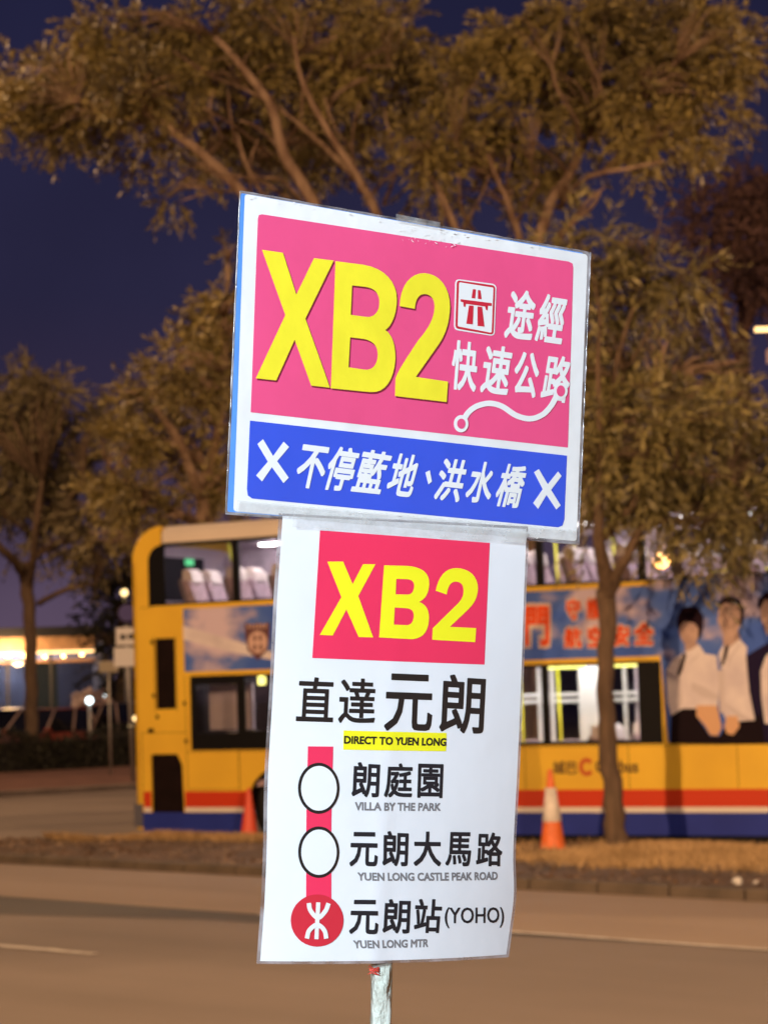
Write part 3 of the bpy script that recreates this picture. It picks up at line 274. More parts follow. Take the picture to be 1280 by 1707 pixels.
MT = dict(
 card=mat('white_card', (.80, .81, .82), .38, var=.05, scale=8, bump=.25, bscale=9),
 paper=mat('white_paper', (.80, .83, .88), .42, var=.02, scale=6, bump=.15, bscale=7),
 pink=mat('pink_print', (.80, .085, .235), .33, var=.05, scale=7, bump=.12, bscale=9),
 blue=mat('blue_print', (.040, .095, .68), .33, var=.05, scale=7, bump=.12, bscale=9),
 bluecard=mat('light_blue_card', (.10, .30, .80), .4, var=.1, scale=20),
 wine=mat('dark_red_print', (.20, .015, .04), .4), yellow=mat('yellow_print', (.86, .76, .035), .35, var=.04, scale=30, bump=.05),
 yellow2=mat('bright_yellow_print', (.92, .88, .02), .38), white=mat('white_print', (.80, .82, .83), .38),
 crimson=mat('crimson_print', (.58, .02, .045), .4), red=mat('red_print', (.86, .035, .115), .38, var=.03, scale=8),
 emblemred=mat('emblem_red_print', (.62, .025, .05), .38), ink=mat('black_print', (.012, .012, .014), .4),
 ink2=mat('dark_grey_print', (.020, .019, .024), .5, spec=.2), grey=mat('grey_print', (.20, .20, .215), .4),
 film=glassy('clear_film', (.62, .60, .62), .10, .18, ((.62, .60, .64), .34, 30)),
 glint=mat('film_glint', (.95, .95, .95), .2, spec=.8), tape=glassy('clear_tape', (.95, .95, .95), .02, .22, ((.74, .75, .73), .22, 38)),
 pole=mat('taped_white_pole', (.78, .80, .74), .5, col2=(.42, .46, .40), scale=16, bump=.9, bscale=60, stretch=(1, 1, .5)),
 thread=mat('red_twine', (.7, .06, .04), .6),
 asphalt=mat('asphalt', (.115, .088, .066), .85, var=.16, scale=.6, bump=.25, bscale=60),
 kerb=mat('dirty_kerb', (.085, .065, .048), .9, col2=(.14, .105, .075), scale=3, bump=.5, bscale=30),
 farkerb=mat('grey_kerb', (.22, .18, .15), .85, var=.2, scale=2),
 paint=mat('worn_white_paint', (.72, .68, .62), .7, col2=(.40, .35, .30), scale=6, bump=.2, detail=8),
 dirt=mat('dry_soil', (.060, .036, .022), .95, col2=(.16, .095, .058), scale=2.2, bump=1, bscale=18, detail=9),
 straw=mat('dry_grass', (.62, .42, .21), .8, col2=(.30, .19, .08), scale=1.2, island=True),
 deadleaf=mat('fallen_leaves', (.22, .12, .06), .8, col2=(.42, .30, .2), scale=1.5, island=True),
 bark=mat('near_bark', (.155, .10, .062), .9, col2=(.085, .055, .035), scale=7, bump=1, bscale=25, stretch=(2, 2, .35)),
 bark2=mat('big_tree_bark', (.40, .28, .19), .9, col2=(.17, .10, .065), scale=3, bump=.8, bscale=12, stretch=(2, 2, .5)),
 leaf=mat('near_leaves', (.27, .225, .085), .55, col2=(.10, .085, .036), scale=1.0, island=True),
 leaf2=mat('big_tree_leaves', (.35, .275, .090), .6, col2=(.095, .072, .032), scale=.5, island=True),
 leaf3=mat('dark_leaves', (.21, .17, .085), .7, col2=(.10, .08, .045), scale=.5, island=True),
 leaf4=mat('brown_leaves', (.24, .135, .115), .8, col2=(.14, .08, .07), scale=.3, island=True),
 hedge=mat('hedge_leaves', (.026, .026, .013), .7, col2=(.012, .013, .008), scale=2, island=True),
 busyellow=mat('bus_yellow_paint', (.80, .51, .045), .42, col2=(.70, .43, .040), scale=1.1, spec=.3),
 buscream=mat('bus_cream_roof', (.66, .58, .50), .4, var=.03, scale=2),
 busred=mat('bus_red_paint', (.56, .045, .012), .45, spec=.25), buswhite=mat('bus_white_stripe', (.72, .66, .58), .4),
 busblue=mat('bus_blue_paint', (.020, .036, .27), .5, var=.1, scale=2, spec=.2), bluegrey=mat('bumper_grey', (.10, .10, .13), .5),
 black=mat('black_rubber', (.006, .006, .007), .5, spec=.12), grille=mat('dark_grille', (.012, .006, .006), .7, spec=.1, var=.3, scale=6),
 tyre=mat('tyre', (.012, .011, .011), .9), rim=mat('wheel_rim', (.25, .24, .22), .5, metal=.4),
 busglass=glassy('bus_window_glass', (.86, .86, .86), .045, .012),
 inwall=mat('interior_lilac_panel', (.52, .44, .52), .6, var=.05), infloor=mat('interior_floor', (.10, .09, .10), .7),
 seat=mat('seat_fabric', (.46, .34, .40), .8, var=.25, scale=12), seatshell=mat('seat_shell', (.20, .16, .18), .5), seathead=mat('seat_head_pad', (.72, .64, .64), .5),
 seatdark=mat('seat_grab_dark', (.10, .08, .10), .5),
 rail=mat('yellow_rail', (.85, .85, .06), .4, emit=(.8, .8, .05), estr=.0), strip=mat('ceiling_light_strip', (.9, .95, .85), .5, emit=(1, .93, .90), estr=30.0),
 ystrip=mat('yellow_lit_panel', (.9, .9, .2), .5, emit=(1, .92, .22), estr=2.2), white2=mat('interior_white', (.74, .74, .72), .5),
 exitg=mat('green_exit_sign', (.1, .6, .25), .5, emit=(.12, .75, .30), estr=1.0),
 adorange=mat('ad_red_lettering', (.72, .085, .022), .6, spec=.1), adpale=mat('ad_pale_outline', (.62, .50, .42), .45),
 adwhite=mat('ad_shirt_white', (.74, .68, .70), .6, col2=(.56, .50, .56), scale=3.0, spec=.1), adfold=mat('ad_shirt_fold', (.56, .50, .53), .6, spec=.1), adskin=mat('ad_skin', (.52, .36, .30), .6, col2=(.36, .25, .23), scale=4.5, spec=.1), adskin2=mat('ad_face_shade', (.36, .21, .17), .5), adhair=mat('ad_hair', (.020, .010, .016), .8, spec=.02),
 adnavy=mat('ad_navy', (.018, .013, .04), .8, spec=.02), adtrous=mat('ad_trousers', (.014, .009, .012), .8, spec=.02), adhand=mat('ad_hands', (.62, .36, .2), .5),
 crest=mat('crest_maroon', (.12, .045, .05), .5), crestpale=mat('crest_pale', (.60, .40, .34), .5),
 logo=mat('lettering_olive', (.10, .055, .01), .5), logored=mat('logo_red', (.50, .07, .012), .5),
 cone=mat('orange_cone', (.80, .17, .035), .5, var=.12, scale=14, bump=.2), conered=mat('red_cone', (.72, .085, .04), .5), conewhite=mat('cone_white_sleeve', (.74, .68, .62), .45, var=.12, scale=12),
 metal=mat('galvanised_steel', (.36, .34, .32), .45, metal=.5), signwhite=mat('sign_face', (.74, .72, .72), .5), signblue=mat('sign_blue', (.04, .03, .20), .5),
 roofdark=mat('canopy_roof', (.030, .030, .040), .7), fascia=mat('canopy_soffit', (.45, .26, .15), .6, var=.2), bglass=glassy('shop_glass', (.35, .38, .42), .12, .05),
 bwall=mat('shop_inner_wall', (.22, .22, .27), .8, var=.3, scale=1), warm=mat('warm_lamp', (1, .7, .3), .5, emit=(1, .55, .17), estr=22), carpost=mat('pale_window_post', (.42, .30, .27), .5), warm2=mat('warm_tube', (1, .7, .3), .5, emit=(1, .62, .25), estr=2.6),
 lens=mat('lamp_lens', (1, .8, .5), .5, emit=(1, .46, .11), estr=11), cool=mat('headlight_lit', (1, 1, 1), .5, emit=(.75, .95, 1), estr=5), yell=mat('yellow_lit', (1, .8, .4), .5, emit=(1, .72, .32), estr=2.6),
 carred=mat('dark_red_car_paint', (.34, .07, .05), .3, coat=.5), cargrey=mat('dark_car_paint', (.09, .085, .09), .3, coat=.5), carsilver=mat('silver_car_paint', (.35, .32, .30), .35, metal=.4),
 carglass=mat('car_window', (.012, .012, .015), .08), blossom=mat('pale_blossom', (.85, .70, .66), .8, var=.2, scale=2, island=True),
 paving=mat('reddish_paving', (.15, .075, .055), .85, var=.2, scale=1.5), litter=mat('white_litter', (.6, .58, .55), .6),
 concrete=None, far=mat('far_treeline', (.02, .018, .02), .9),
)
MT['cool'].node_tree.nodes['Principled BSDF'].inputs['Emission Strength'].default_value = 6

def road_material(name, base, dark, light):
    """asphalt/concrete with long streaks along the traffic direction, patches and fine grain"""
    m = bpy.data.materials.new(name); m.use_nodes = True; t = m.node_tree; b = t.nodes['Principled BSDF']
    g = t.nodes.new('ShaderNodeNewGeometry'); mp = t.nodes.new('ShaderNodeMapping'); mp.vector_type = 'TEXTURE'
    mp.inputs['Rotation'].default_value = (0, 0, -.765); mp.inputs['Scale'].default_value = (7, 1.1, 1)
    t.links.new(g.outputs['Position'], mp.inputs[0])
    n1 = t.nodes.new('ShaderNodeTexNoise'); n1.inputs['Scale'].default_value = .75; n1.inputs['Detail'].default_value = 6; t.links.new(mp.outputs[0], n1.inputs['Vector'])
    n2 = t.nodes.new('ShaderNodeTexNoise'); n2.inputs['Scale'].default_value = .22; n2.inputs['Detail'].default_value = 5; t.links.new(g.outputs['Position'], n2.inputs['Vector'])
    n3 = t.nodes.new('ShaderNodeTexNoise'); n3.inputs['Scale'].default_value = 38; n3.inputs['Detail'].default_value = 3; t.links.new(g.outputs['Position'], n3.inputs['Vector'])
    r = t.nodes.new('ShaderNodeValToRGB'); ee = r.color_ramp.elements; ee[0].position = .30; ee[0].color = dark+(1,); ee[1].position = .72; ee[1].color = light+(1,)
    k = ee.new(.5); k.color = base+(1,)
    a = t.nodes.new('ShaderNodeMath'); a.operation = 'MULTIPLY_ADD'; a.inputs[1].default_value = .5; t.links.new(n1.outputs[0], a.inputs[0])
    a2 = t.nodes.new('ShaderNodeMath'); a2.operation = 'MULTIPLY_ADD'; a2.inputs[1].default_value = .42; a2.inputs[2].default_value = 0; t.links.new(n2.outputs[0], a2.inputs[0]); t.links.new(a2.outputs[0], a.inputs[2])
    a3 = t.nodes.new('ShaderNodeMath'); a3.operation = 'MULTIPLY_ADD'; a3.inputs[1].default_value = .08; t.links.new(n3.outputs[0], a3.inputs[0]); t.links.new(a.outputs[0], a3.inputs[2])
    t.links.new(a3.outputs[0], r.inputs[0]); t.links.new(r.outputs[0], b.inputs['Base Color']); b.inputs['Roughness'].default_value = .8
    bp = t.nodes.new('ShaderNodeBump'); bp.inputs['Strength'].default_value = .35; bp.inputs['Distance'].default_value = .01
    t.links.new(n3.outputs[0], bp.inputs['Height']); t.links.new(bp.outputs[0], b.inputs['Normal'])
    return m
MT['road'] = road_material('worn_asphalt', (.185, .150, .130), (.135, .108, .092), (.235, .190, .165))
MT['patch'] = road_material('dark_asphalt', (.070, .062, .058), (.052, .046, .044), (.11, .094, .085))
MT['concrete'] = road_material('pale_concrete', (.30, .225, .170), (.205, .152, .115), (.37, .28, .215))

def sky_print():
    m = bpy.data.materials.new('printed_cloud_sky'); m.use_nodes = True; t = m.node_tree; b = t.nodes['Principled BSDF']; b.inputs['Roughness'].default_value = .55; b.inputs['Specular IOR Level'].default_value = .12
    c = t.nodes.new('ShaderNodeTexCoord'); n = t.nodes.new('ShaderNodeTexNoise'); n.inputs['Scale'].default_value = 1.25; n.inputs['Detail'].default_value = 6
    mp = t.nodes.new('ShaderNodeMapping'); mp.inputs['Location'].default_value = (3.3, 0, .6); mp.inputs['Scale'].default_value = (.8, 1, 1.35)
    t.links.new(c.outputs['Object'], mp.inputs[0]); t.links.new(mp.outputs[0], n.inputs['Vector'])
    s = t.nodes.new('ShaderNodeSeparateXYZ'); t.links.new(c.outputs['Object'], s.inputs[0])
    a = t.nodes.new('ShaderNodeMath'); a.operation = 'MULTIPLY_ADD'; a.inputs[1].default_value = .16; a.inputs[2].default_value = -.46; t.links.new(s.outputs['Z'], a.inputs[0])
    a2 = t.nodes.new('ShaderNodeMath'); t.links.new(a.outputs[0], a2.inputs[0]); t.links.new(n.outputs[0], a2.inputs[1])
    r = t.nodes.new('ShaderNodeValToRGB'); ee = r.color_ramp.elements; ee[0].position = .40; ee[0].color = (.055, .125, .50, 1); ee[1].position = .62; ee[1].color = (.60, .50, .62, 1)
    k = ee.new(.50); k.color = (.09, .17, .52, 1); k = ee.new(.56); k.color = (.36, .33, .52, 1)
    t.links.new(a2.outputs[0], r.inputs[0]); t.links.new(r.outputs[0], b.inputs['Base Color']); return m
MT['adsky'] = sky_print()

# ------------------------------------------------------------------ lettering
_tc = {}
def glyphs(text):
    """outlines of a word as a flat mesh scaled to the unit square"""
    if text in _tc: return _tc[text]
    c = bpy.data.curves.new('lettering', 'FONT'); c.body = text; c.fill_mode = 'FRONT';  c.resolution_u = 3
    o = bpy.data.objects.new('lettering', c); COL.objects.link(o)
    me = bpy.data.meshes.new_from_object(o.evaluated_get(bpy.context.evaluated_depsgraph_get()))
    bpy.data.objects.remove(o); bpy.data.curves.remove(c)
    V = np.array([v.co[:2] for v in me.vertices]); F = [list(p.vertices) for p in me.polygons]
    mn, mx = V.min(0), V.max(0); V = (V-mn)/(mx-mn); bpy.data.meshes.remove(me)
    ar = (mx[0]-mn[0])/(mx[1]-mn[1])/max(1, len(text))*1.0; _tc[text] = (V, F, mx-mn); return _tc[text]

def letter_mb(mb, text, quad, fn, bold, mi=0, w=0, step=.000012):
    """quad: TL,TR,BR,BL in the sheet's own units. Weight comes from strokes printed again a hair apart."""
    V, F, ext = glyphs(text); q = [np.array(p) for p in quad]
    rx, ry = bold/ext[0], bold/ext[1]
    sh = [(0, 0)]+([(a*rx, b*ry) for a, b in ((-1, 0), (1, 0), (0, -1), (0, 1), (-.9, -.9), (.9, .9), (-.9, .9), (.9, -.9))] if bold else [])
    for k, (dx, dy) in enumerate(sh):
        vs = []
        for x, y in V:
            x = rx+(x*(1-2*rx))+dx; y = ry+(y*(1-2*ry))+dy
            top = q[0]*(1-x)+q[1]*x; bot = q[3]*(1-x)+q[2]*x; p = bot*(1-y)+top*y
            vs.append(fn(p[0], p[1], w+k*step))
        mb.add(vs, F, mi)
    return mb
# ------------------------------------------------------------------ the ground
def gplane(name, pts, z, m, thick=0, parent=None):
    mb = MB(); mb.plate([pts], lambda u, v, w: (u, v, z-w), thick); return tag(mb.build(name, m, parent), kind='structure')
gplane('ground', [(-400, -120), (400, -120), (400, 700), (-400, 700)], 0, MT['road'])
KD = Vector((.730, -.683, 0)); KN = Vector((.683, .730, 0))     # along the kerb, and away from the camera
K0 = Vector((-5.17, 30.52, 0)); L0 = Vector((-4.33, 25.55, 0)); LD = Vector((.719, -.695, 0))
def kp(t, n=0): p = K0 + KD*t + KN*n; return (p.x, p.y)
def lp(t, n=0): p = L0 + LD*t + Vector((.695, .719, 0))*n; return (p.x, p.y)
gplane('lay_by', [lp(-14), lp(3.2), lp(30), kp(30, -.02), kp(-14, -.02)], .004, MT['concrete'])
# darker strip beside the pale lay-by, its far end ragged
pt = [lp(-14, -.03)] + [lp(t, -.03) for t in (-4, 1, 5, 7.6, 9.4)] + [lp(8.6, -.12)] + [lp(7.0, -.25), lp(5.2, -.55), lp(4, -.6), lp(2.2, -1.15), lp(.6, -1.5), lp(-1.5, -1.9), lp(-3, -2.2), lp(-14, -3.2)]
gplane('dark_road_strip', pt, .004, MT['patch'])
def strip(name, a, b, wdt, z, m, label=None, n=30):
    a = Vector(a).to_3d(); b = Vector(b).to_3d(); d = (b-a).normalized(); nn = Vector((-d.y, d.x, 0))*wdt/2
    mb = MB(); L = []; R = []
    for i in range(n+1):
        p = a.lerp(b, i/n); L.append(p+nn*(1+rnd.uniform(-.25, .25))+Vector((0, 0, z))); R.append(p-nn*(1+rnd.uniform(-.25, .25))+Vector((0, 0, z)))
    mb.add(L+R, [(i, i+1, n+2+i, n+1+i) for i in range(n)])
    return tag(mb.build(name, m), kind='structure')
strip('edge_line', lp(4.2, -.02), lp(26, -.02), .10, .009, MT['paint'], n=60)
strip('lane_dash', (-2.55, 19.62), (-4.8, 21.75), .115, .009, MT['paint'])
strip('lane_dash', (-8.4, 25.2), (-10.6, 27.3), .11, .009, MT['paint'])
strip('lane_dash', (3.1, 14.1), (5.3, 11.9), .11, .009, MT['paint'])

# far side: kerb, reddish paving, hedge strip
FD = (Vector((-5.79, 52.3, 0))-Vector((-8.46, 50.09, 0))).normalized(); F0 = Vector((-8.46, 50.09, 0)); FN = Vector((-FD.y, FD.x, 0))
def fp(t, n=0): p = F0+FD*t+FN*n; return (p.x, p.y)
gplane('far_pavement', [fp(-14, .16), fp(16, .16), fp(16, 12), fp(-14, 14)], .125, MT['paving'], .12)
gplane('far_carpark', [fp(-40, 14.2), fp(50, 12.2), fp(60, 60), fp(-60, 60)], .012, MT['asphalt'])
def kerbrun(P, t0, t1, length, w, h, m, dark=0):
    """kerb stones one after another, a sliver of joint between them"""
    base = {}
    t = t0; k = 0
    par = tag(empty('kerb'), kind='structure')
    while t < t1:
        q = k % 3
        if q not in base:
            mb = MB(); r = .015; g = .012
            prof = [(0, -.03), (0, h-r*1.6), (r*.5, h-r*.5), (r*2, h), (w, h), (w, -.03)]
            vs = [(x, yy, z+rnd.uniform(-.004, .004)) for x in (g, length-g) for yy, z in prof]
            n = len(prof)
            mb.add(vs, [tuple(range(n))[::-1], tuple(range(n, 2*n))]+[(i, (i+1) % n, n+(i+1) % n, n+i) for i in range(n)])
            base[q] = mb.mesh('kerb_stone'); base[q].materials.append(m)
        o = bpy.data.objects.new('kerb_stone', base[q]); COL.objects.link(o); o.parent = par
        x, y = P(t, 0); x2, y2 = P(t+1, 0); o.location = (x, y, rnd.uniform(-.006, .004))
        o.rotation_euler = (0, rnd.uniform(-.004, .004), math.atan2(y2-y, x2-x)+rnd.uniform(-.004, .004))
        t += length; k += 1
    return par
kerbrun(kp, -9, 21, .9, .14, .12, MT['kerb'])
kerbrun(fp, -12, 14, 1.2, .16, .13, MT['farkerb'])

# verge of bare soil between the road and the bus
B0 = Vector((-3.6240, 33.0, 0)); BD = Vector((.87670572, -.48102711, 0)); BIN = Vector((.48102711, .87670572, 0)); BRZ = math.atan2(BD.y, BD.x)
def bp_(s, n): p = B0+BD*s+BIN*n; return p
def fbm(x, y):
    return (math.sin(x*1.7+y*.9+1)+math.sin(x*.6-y*2.3+4)*.8+math.sin(x*3.9+y*3.1)*.5+math.sin(x*7.7-y*5.3+2)*.3+math.sin(x*15.1+y*11.7)*.15)/2.7
vv = []; NT, NN = 150, 44
def verge_pt(t, f):
    a = Vector(kp(t, .14)).to_3d()
    # far edge: a line a little in front of the bus, closing on the kerb to the left
    s = (a-B0).dot(BD)
    far = bp_(s*1.02-.2, -.22)
    if t < -.6:
        k = min(1, (-.6-t)/7.5); far = far.lerp(a+KN*.35, k)
    p = a.lerp(far, f)
    edge = min(1, 5*f, 5*(1-f)); z = .10 + edge*(.045*fbm(p.x*1.3, p.y*1.3)+.05*math.sin(math.pi*f)) - (1-min(1, 6*(1-f)))*.085
    if t < 5.5: z += .06*max(0, min(1, (f-.5)*4))*max(0, min(1, (.97-f)*10))*(.6+.6*fbm(p.x*2.2, p.y*2.2))*max(0, min(1, t+1.5))
    p.z = z; return p
for i in range(NT):
    for j in range(NN): vv.append(tuple(verge_pt(-9+27*i/(NT-1), j/(NN-1))))
mb = MB(); mb.add(vv, [(i*NN+j, (i+1)*NN+j, (i+1)*NN+j+1, i*NN+j+1) for i in range(NT-1) for j in range(NN-1)], 0, True)
tag(mb.build('verge_soil', MT['dirt']), kind='structure')

def blades(name, n, maskfn, hgt, wdt, m, label, cat, flat=False, trange=(-6.5, 12)):
    V = []; 
    k = 0
    while k < n:
        t = rnd.uniform(*trange); f = rnd.random()
        if rnd.random() > maskfn(t, f): continue
        p = verge_pt(t, f); a = rnd.uniform(0, 6.283); d = Vector((math.cos(a), math.sin(a), 0)); h = hgt*rnd.uniform(.4, 1.3)
        if flat:
            u = d*wdt*rnd.uniform(.6, 1.4); w_ = Vector((-d.y, d.x, rnd.uniform(-.5, .5)))*wdt*.5
            V += [p-u*.5+Vector((0, 0, .01)), p+w_*.5+Vector((0, 0, .02)), p+u*.5+Vector((0, 0, .03*rnd.random())), p-w_*.5+Vector((0, 0, .012))]
        else:
            lean = Vector((rnd.uniform(-1, 1), rnd.uniform(-1, 1), 0))*h*.8; s_ = d*wdt
            V += [p-s_, p+s_, p+lean+Vector((0, 0, h))+s_*.2, p+lean+Vector((0, 0, h))-s_*.2]
        k += 1
    A = np.array([tuple(v) for v in V]); Q = np.arange(len(V)).reshape(-1, 4)
    return tag(link(name, np_mesh(name, A, Q), None, m), label, cat, kind='stuff')
def gmask(t, f):
    x, y = kp(t); g = fbm(x*.9+f*6, y*.9-f*4)
    if t < 5.5: return max(0, min(1, (f-.66)*6))*max(.1, .65+.8*g) if t > -1.2+ (1-f)*2 else 0
    if t < 8.5+.8*fbm(f*5, t): return max(0, .04+.22*g)*(.25+f)
    return max(0, min(1, (f-.22)*4))*max(.06, min(1, .6+1.3*g))
blades('dry_grass', 42000, gmask, .095, .006, MT['straw'], 'straw coloured dry grass tufts along the soil verge in front of the bus', 'grass')
blades('leaf_litter', 2600, lambda t, f: .25+.5*max(0, fbm(t*2, f*9)), 0, .06, MT['deadleaf'], 'fallen dry leaves scattered over the soil verge', 'leaves', flat=True, trange=(-3, 12))

mb = MB()
for k in range(420):
    t = rnd.uniform(-4, 12.5); p = verge_pt(t, rnd.uniform(.03, .95)); r = rnd.uniform(.012, .05)**1.0
    vs = [(p.x+r*math.cos(a)*rnd.uniform(.7, 1.2), p.y+r*math.sin(a)*rnd.uniform(.7, 1.2), p.z-.004) for a in (0, 1.25, 2.5, 3.8, 5)]
    vs += [(p.x+r*.5*math.cos(a), p.y+r*.5*math.sin(a), p.z+r*rnd.uniform(.5, .9)) for a in (0, 1.25, 2.5, 3.8, 5)]
    mb.add(vs, [(i, (i+1) % 5, 5+(i+1) % 5, 5+i) for i in range(5)]+[(5, 6, 7, 8, 9)])
tag(mb.build('soil_clods', MT['dirt']), 'clods of dry soil lying on the verge', 'soil', kind='stuff')
# crumpled litter by the kerb
def crumple(name, p, r, m, label):
    bm = bmesh.new(); bmesh.ops.create_icosphere(bm, subdivisions=2, radius=r)
    for v in bm.verts: v.co *= rnd.uniform(.6, 1.25); v.co.z = max(-r*.6, v.co.z*.75)
    me = bpy.data.meshes.new(name); bm.to_mesh(me); bm.free()
    o = link(name, me, None, m); o.location = p; return tag(o, label, 'litter')
crumple('paper_litter', (3.36, 22.92, .155), .055, MT['litter'], 'small crumpled white litter lying on the kerb edge at the right')
crumple('paper_litter', (3.52, 22.80, .150), .028, MT['litter'], 'tiny pale scrap just right of the crumpled white litter')

# ------------------------------------------------------------------ the bus stop sign
O_, U_, V_, N_ = (Vector(x) for x in (SIGN_O, SIGN_U, SIGN_V, SIGN_N))
def P_(u, v, off): return O_+U_*u+V_*v+N_*off
pa = P_(.2261, -.4935, -.016); pb = P_(.1975, .10, -.0155); pt_ = P_(.187, .27, -.0155); ax = (pa-P_(.2230, -.4326, -.016)).normalized()
ax = (ax+(pa-pb).normalized()*1.5).normalized(); foot = pa+ax*(pa.z/-ax.z)
sign = empty('bus_stop_sign', (foot.x, foot.y, 0), 0, 'bus stop sign of two laminated XB2 sheets on a thin white pole', 'bus stop sign')
BASE = Vector((foot.x, foot.y, 0))
mb = MB(); pts = []; rad = []
chain = [foot+Vector((0, 0, .05)), pa, P_(.2230, -.4326, -.016), P_(.2105, -.2, -.016), pb, pt_]
full = []
for a, b in zip(chain[:-1], chain[1:]):
    n = max(2, int((b-a).length/.012)); full += [a.lerp(b, i/n) for i in range(n)]
full.append(chain[-1])
r_ = .0112
for i, p in enumerate(full):
    if rnd.random() < .12: r_ = .0112+rnd.uniform(-.0007, .0009)
    pts.append(p-BASE+Vector((rnd.uniform(-1, 1)*.0002, 0, 0))); rad.append(r_+rnd.uniform(-.00025, .00025))
mb.tube(pts, rad, 18); mb.build('pole', MT['pole'], sign)
MB().lathe([(0, .10), (.045, .10), (.055, .085), (.15, .075), (.17, .06), (.175, 0), (0, 0)], 28).build('base_plate', MT['kerb'], sign)
mb = MB()
q = P_(.2110, -.4395, -.008)-BASE
for i in range(9):
    d = Vector((-1, rnd.uniform(-.6, .2), rnd.uniform(-.9, 1.1))).normalized(); L = rnd.uniform(.006, .013)
    mb.tube([q+Vector((.003, 0, rnd.uniform(-.006, .004))), q+d*L*.6, q+d*L+Vector((0, 0, rnd.uniform(-.002, .003)))], [.0006, .0005, .0002], 5)
mb.build('red_twine', MT['thread'], sign)

boards = {}
boards['U'] = tag(empty('upper_board'), 'wide laminated board with pink and blue panels, edges of pale blue card showing at its left'); boards['U'].parent = sign
boards['L'] = tag(empty('lower_sheet'), 'tall laminated white sheet listing the stops, its lower edge curling'); boards['L'].parent = sign
def wfun(u, v):
    k = min(max(-v/.40, 0), 1); du = u-SIGN_PC[0]
    return .003-(.10+.55*k)*du*du+.0012*math.exp(-(du/.012)**2)*k
def finish(mb, name, sheet, m, layer, sub=True):
    """mb is laid out flat in sheet metres, z = layer; cut it up and lay it onto the sheet"""
    me = mb.mesh(name, False); bm = bmesh.new(); bm.from_mesh(me); bmesh.ops.remove_doubles(bm, verts=bm.verts, dist=1e-6)
    if sheet == 'L' or sub:
        us = [v.co.x for v in bm.verts]; vs_ = [v.co.y for v in bm.verts]; st = .012 if sheet == 'L' else .05
        for ax_, lo, hi, step in ((0, min(us), max(us), st), (1, min(vs_), max(vs_), .04)):
            k = math.ceil(lo/step)
            while k*step < hi:
                nvec = (1, 0, 0) if ax_ == 0 else (0, 1, 0); co = (k*step, 0, 0) if ax_ == 0 else (0, k*step, 0)
                bmesh.ops.bisect_plane(bm, geom=bm.verts[:]+bm.edges[:]+bm.faces[:], plane_co=co, plane_no=nvec, dist=1e-7); k += 1
    for v in bm.verts:
        u, y, l = v.co
        off = (wfun(u, y) if sheet == 'L' else wav(u, y)) + .0004*layer + l
        v.co = P_(u, y, off)-BASE
    bmesh.ops.recalc_face_normals(bm, faces=bm.faces)
    s = sum((f.normal.dot(N_)*f.calc_area() for f in bm.faces))
    if s < 0: bmesh.ops.reverse_faces(bm, faces=bm.faces)
    bm.to_mesh(me); bm.free(); me.update()
    return link(name, me, boards[sheet], m)
def wav(u, v): return .0005*math.sin(u*23+1)*math.sin(v*17)
for el in PRINTS:
    sheet, name, m, layer = el[:4]; mb = MB()
    if len(el) == 5:
        fn = lambda u, v, w: (u/1000, v/1000, 0)
        mb.plate(el[4], fn)
    else:
        for tx, quad in el[5]:
            letter_mb(mb, tx, quad, lambda u, v, w: (u/1000, v/1000, w), el[4])
    finish(mb, name, sheet, MT[m], layer)
for nm, m, layer, obn in (('paper', 'paper', 0, 'paper'), ('pouch', 'film', -1.2, 'laminate_pouch')):
    Lf, Rt = [[Vector((p[0]/1000, p[1]/1000, 0)) for p in side] for side in SHEET[nm]]
    def cr(P, t):
        i = min(int(t), len(P)-2); f = t-i; g = lambda k: P[max(0, min(len(P)-1, k))]
        return .5*((2*g(i))+(g(i+1)-g(i-1))*f+(2*g(i-1)-5*g(i)+4*g(i+1)-g(i+2))*f*f+(3*g(i)-g(i-1)-3*g(i+1)+g(i+2))*f**3)
    NR, NC = 43, 26; vs = []
    for i in range(NR):
        a = cr(Lf, 7*i/(NR-1)); b = cr(Rt, 7*i/(NR-1))
        for j in range(NC):
            vs.append(a.lerp(b, j/(NC-1)))
    mb = MB(); mb.add(vs, [(i*NC+j, i*NC+j+1, (i+1)*NC+j+1, (i+1)*NC+j) for i in range(NR-1) for j in range(NC-1)])
    o = finish(mb, obn, 'L', MT[m], layer)
    for p in o.data.polygons: p.use_smooth = True
# clear tapes, the wrinkled welded rims of the pouch
for k, q in enumerate(TAPES):
    mb = MB(); mb.plate([[(a/1000, b/1000) for a, b in q]], lambda u, v, w: (u, v, (.0048, .0016, .0008, .0008)[k])); finish(mb, 'clear_tape', 'U', MT['tape'], 8.5)
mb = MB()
for k in range(150):      # white flecks painted as glints on the film and tape
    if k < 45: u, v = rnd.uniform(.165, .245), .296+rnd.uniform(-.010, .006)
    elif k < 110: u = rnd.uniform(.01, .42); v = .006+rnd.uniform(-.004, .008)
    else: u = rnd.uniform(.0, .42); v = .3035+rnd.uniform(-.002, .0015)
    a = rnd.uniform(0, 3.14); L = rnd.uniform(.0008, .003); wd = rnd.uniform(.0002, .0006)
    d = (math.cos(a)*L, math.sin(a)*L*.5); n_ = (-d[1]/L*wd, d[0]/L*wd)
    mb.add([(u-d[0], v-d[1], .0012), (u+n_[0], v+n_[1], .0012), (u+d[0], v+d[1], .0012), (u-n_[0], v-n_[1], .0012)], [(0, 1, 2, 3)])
tag(finish(mb, 'film_glint_flecks', 'U', MT['glint'], 5, False), kind='stuff')
mb = MB()
rim = [(-.0080, .3075), (.4172, .3075), (.4258, .0004), (.0003, .0004)]
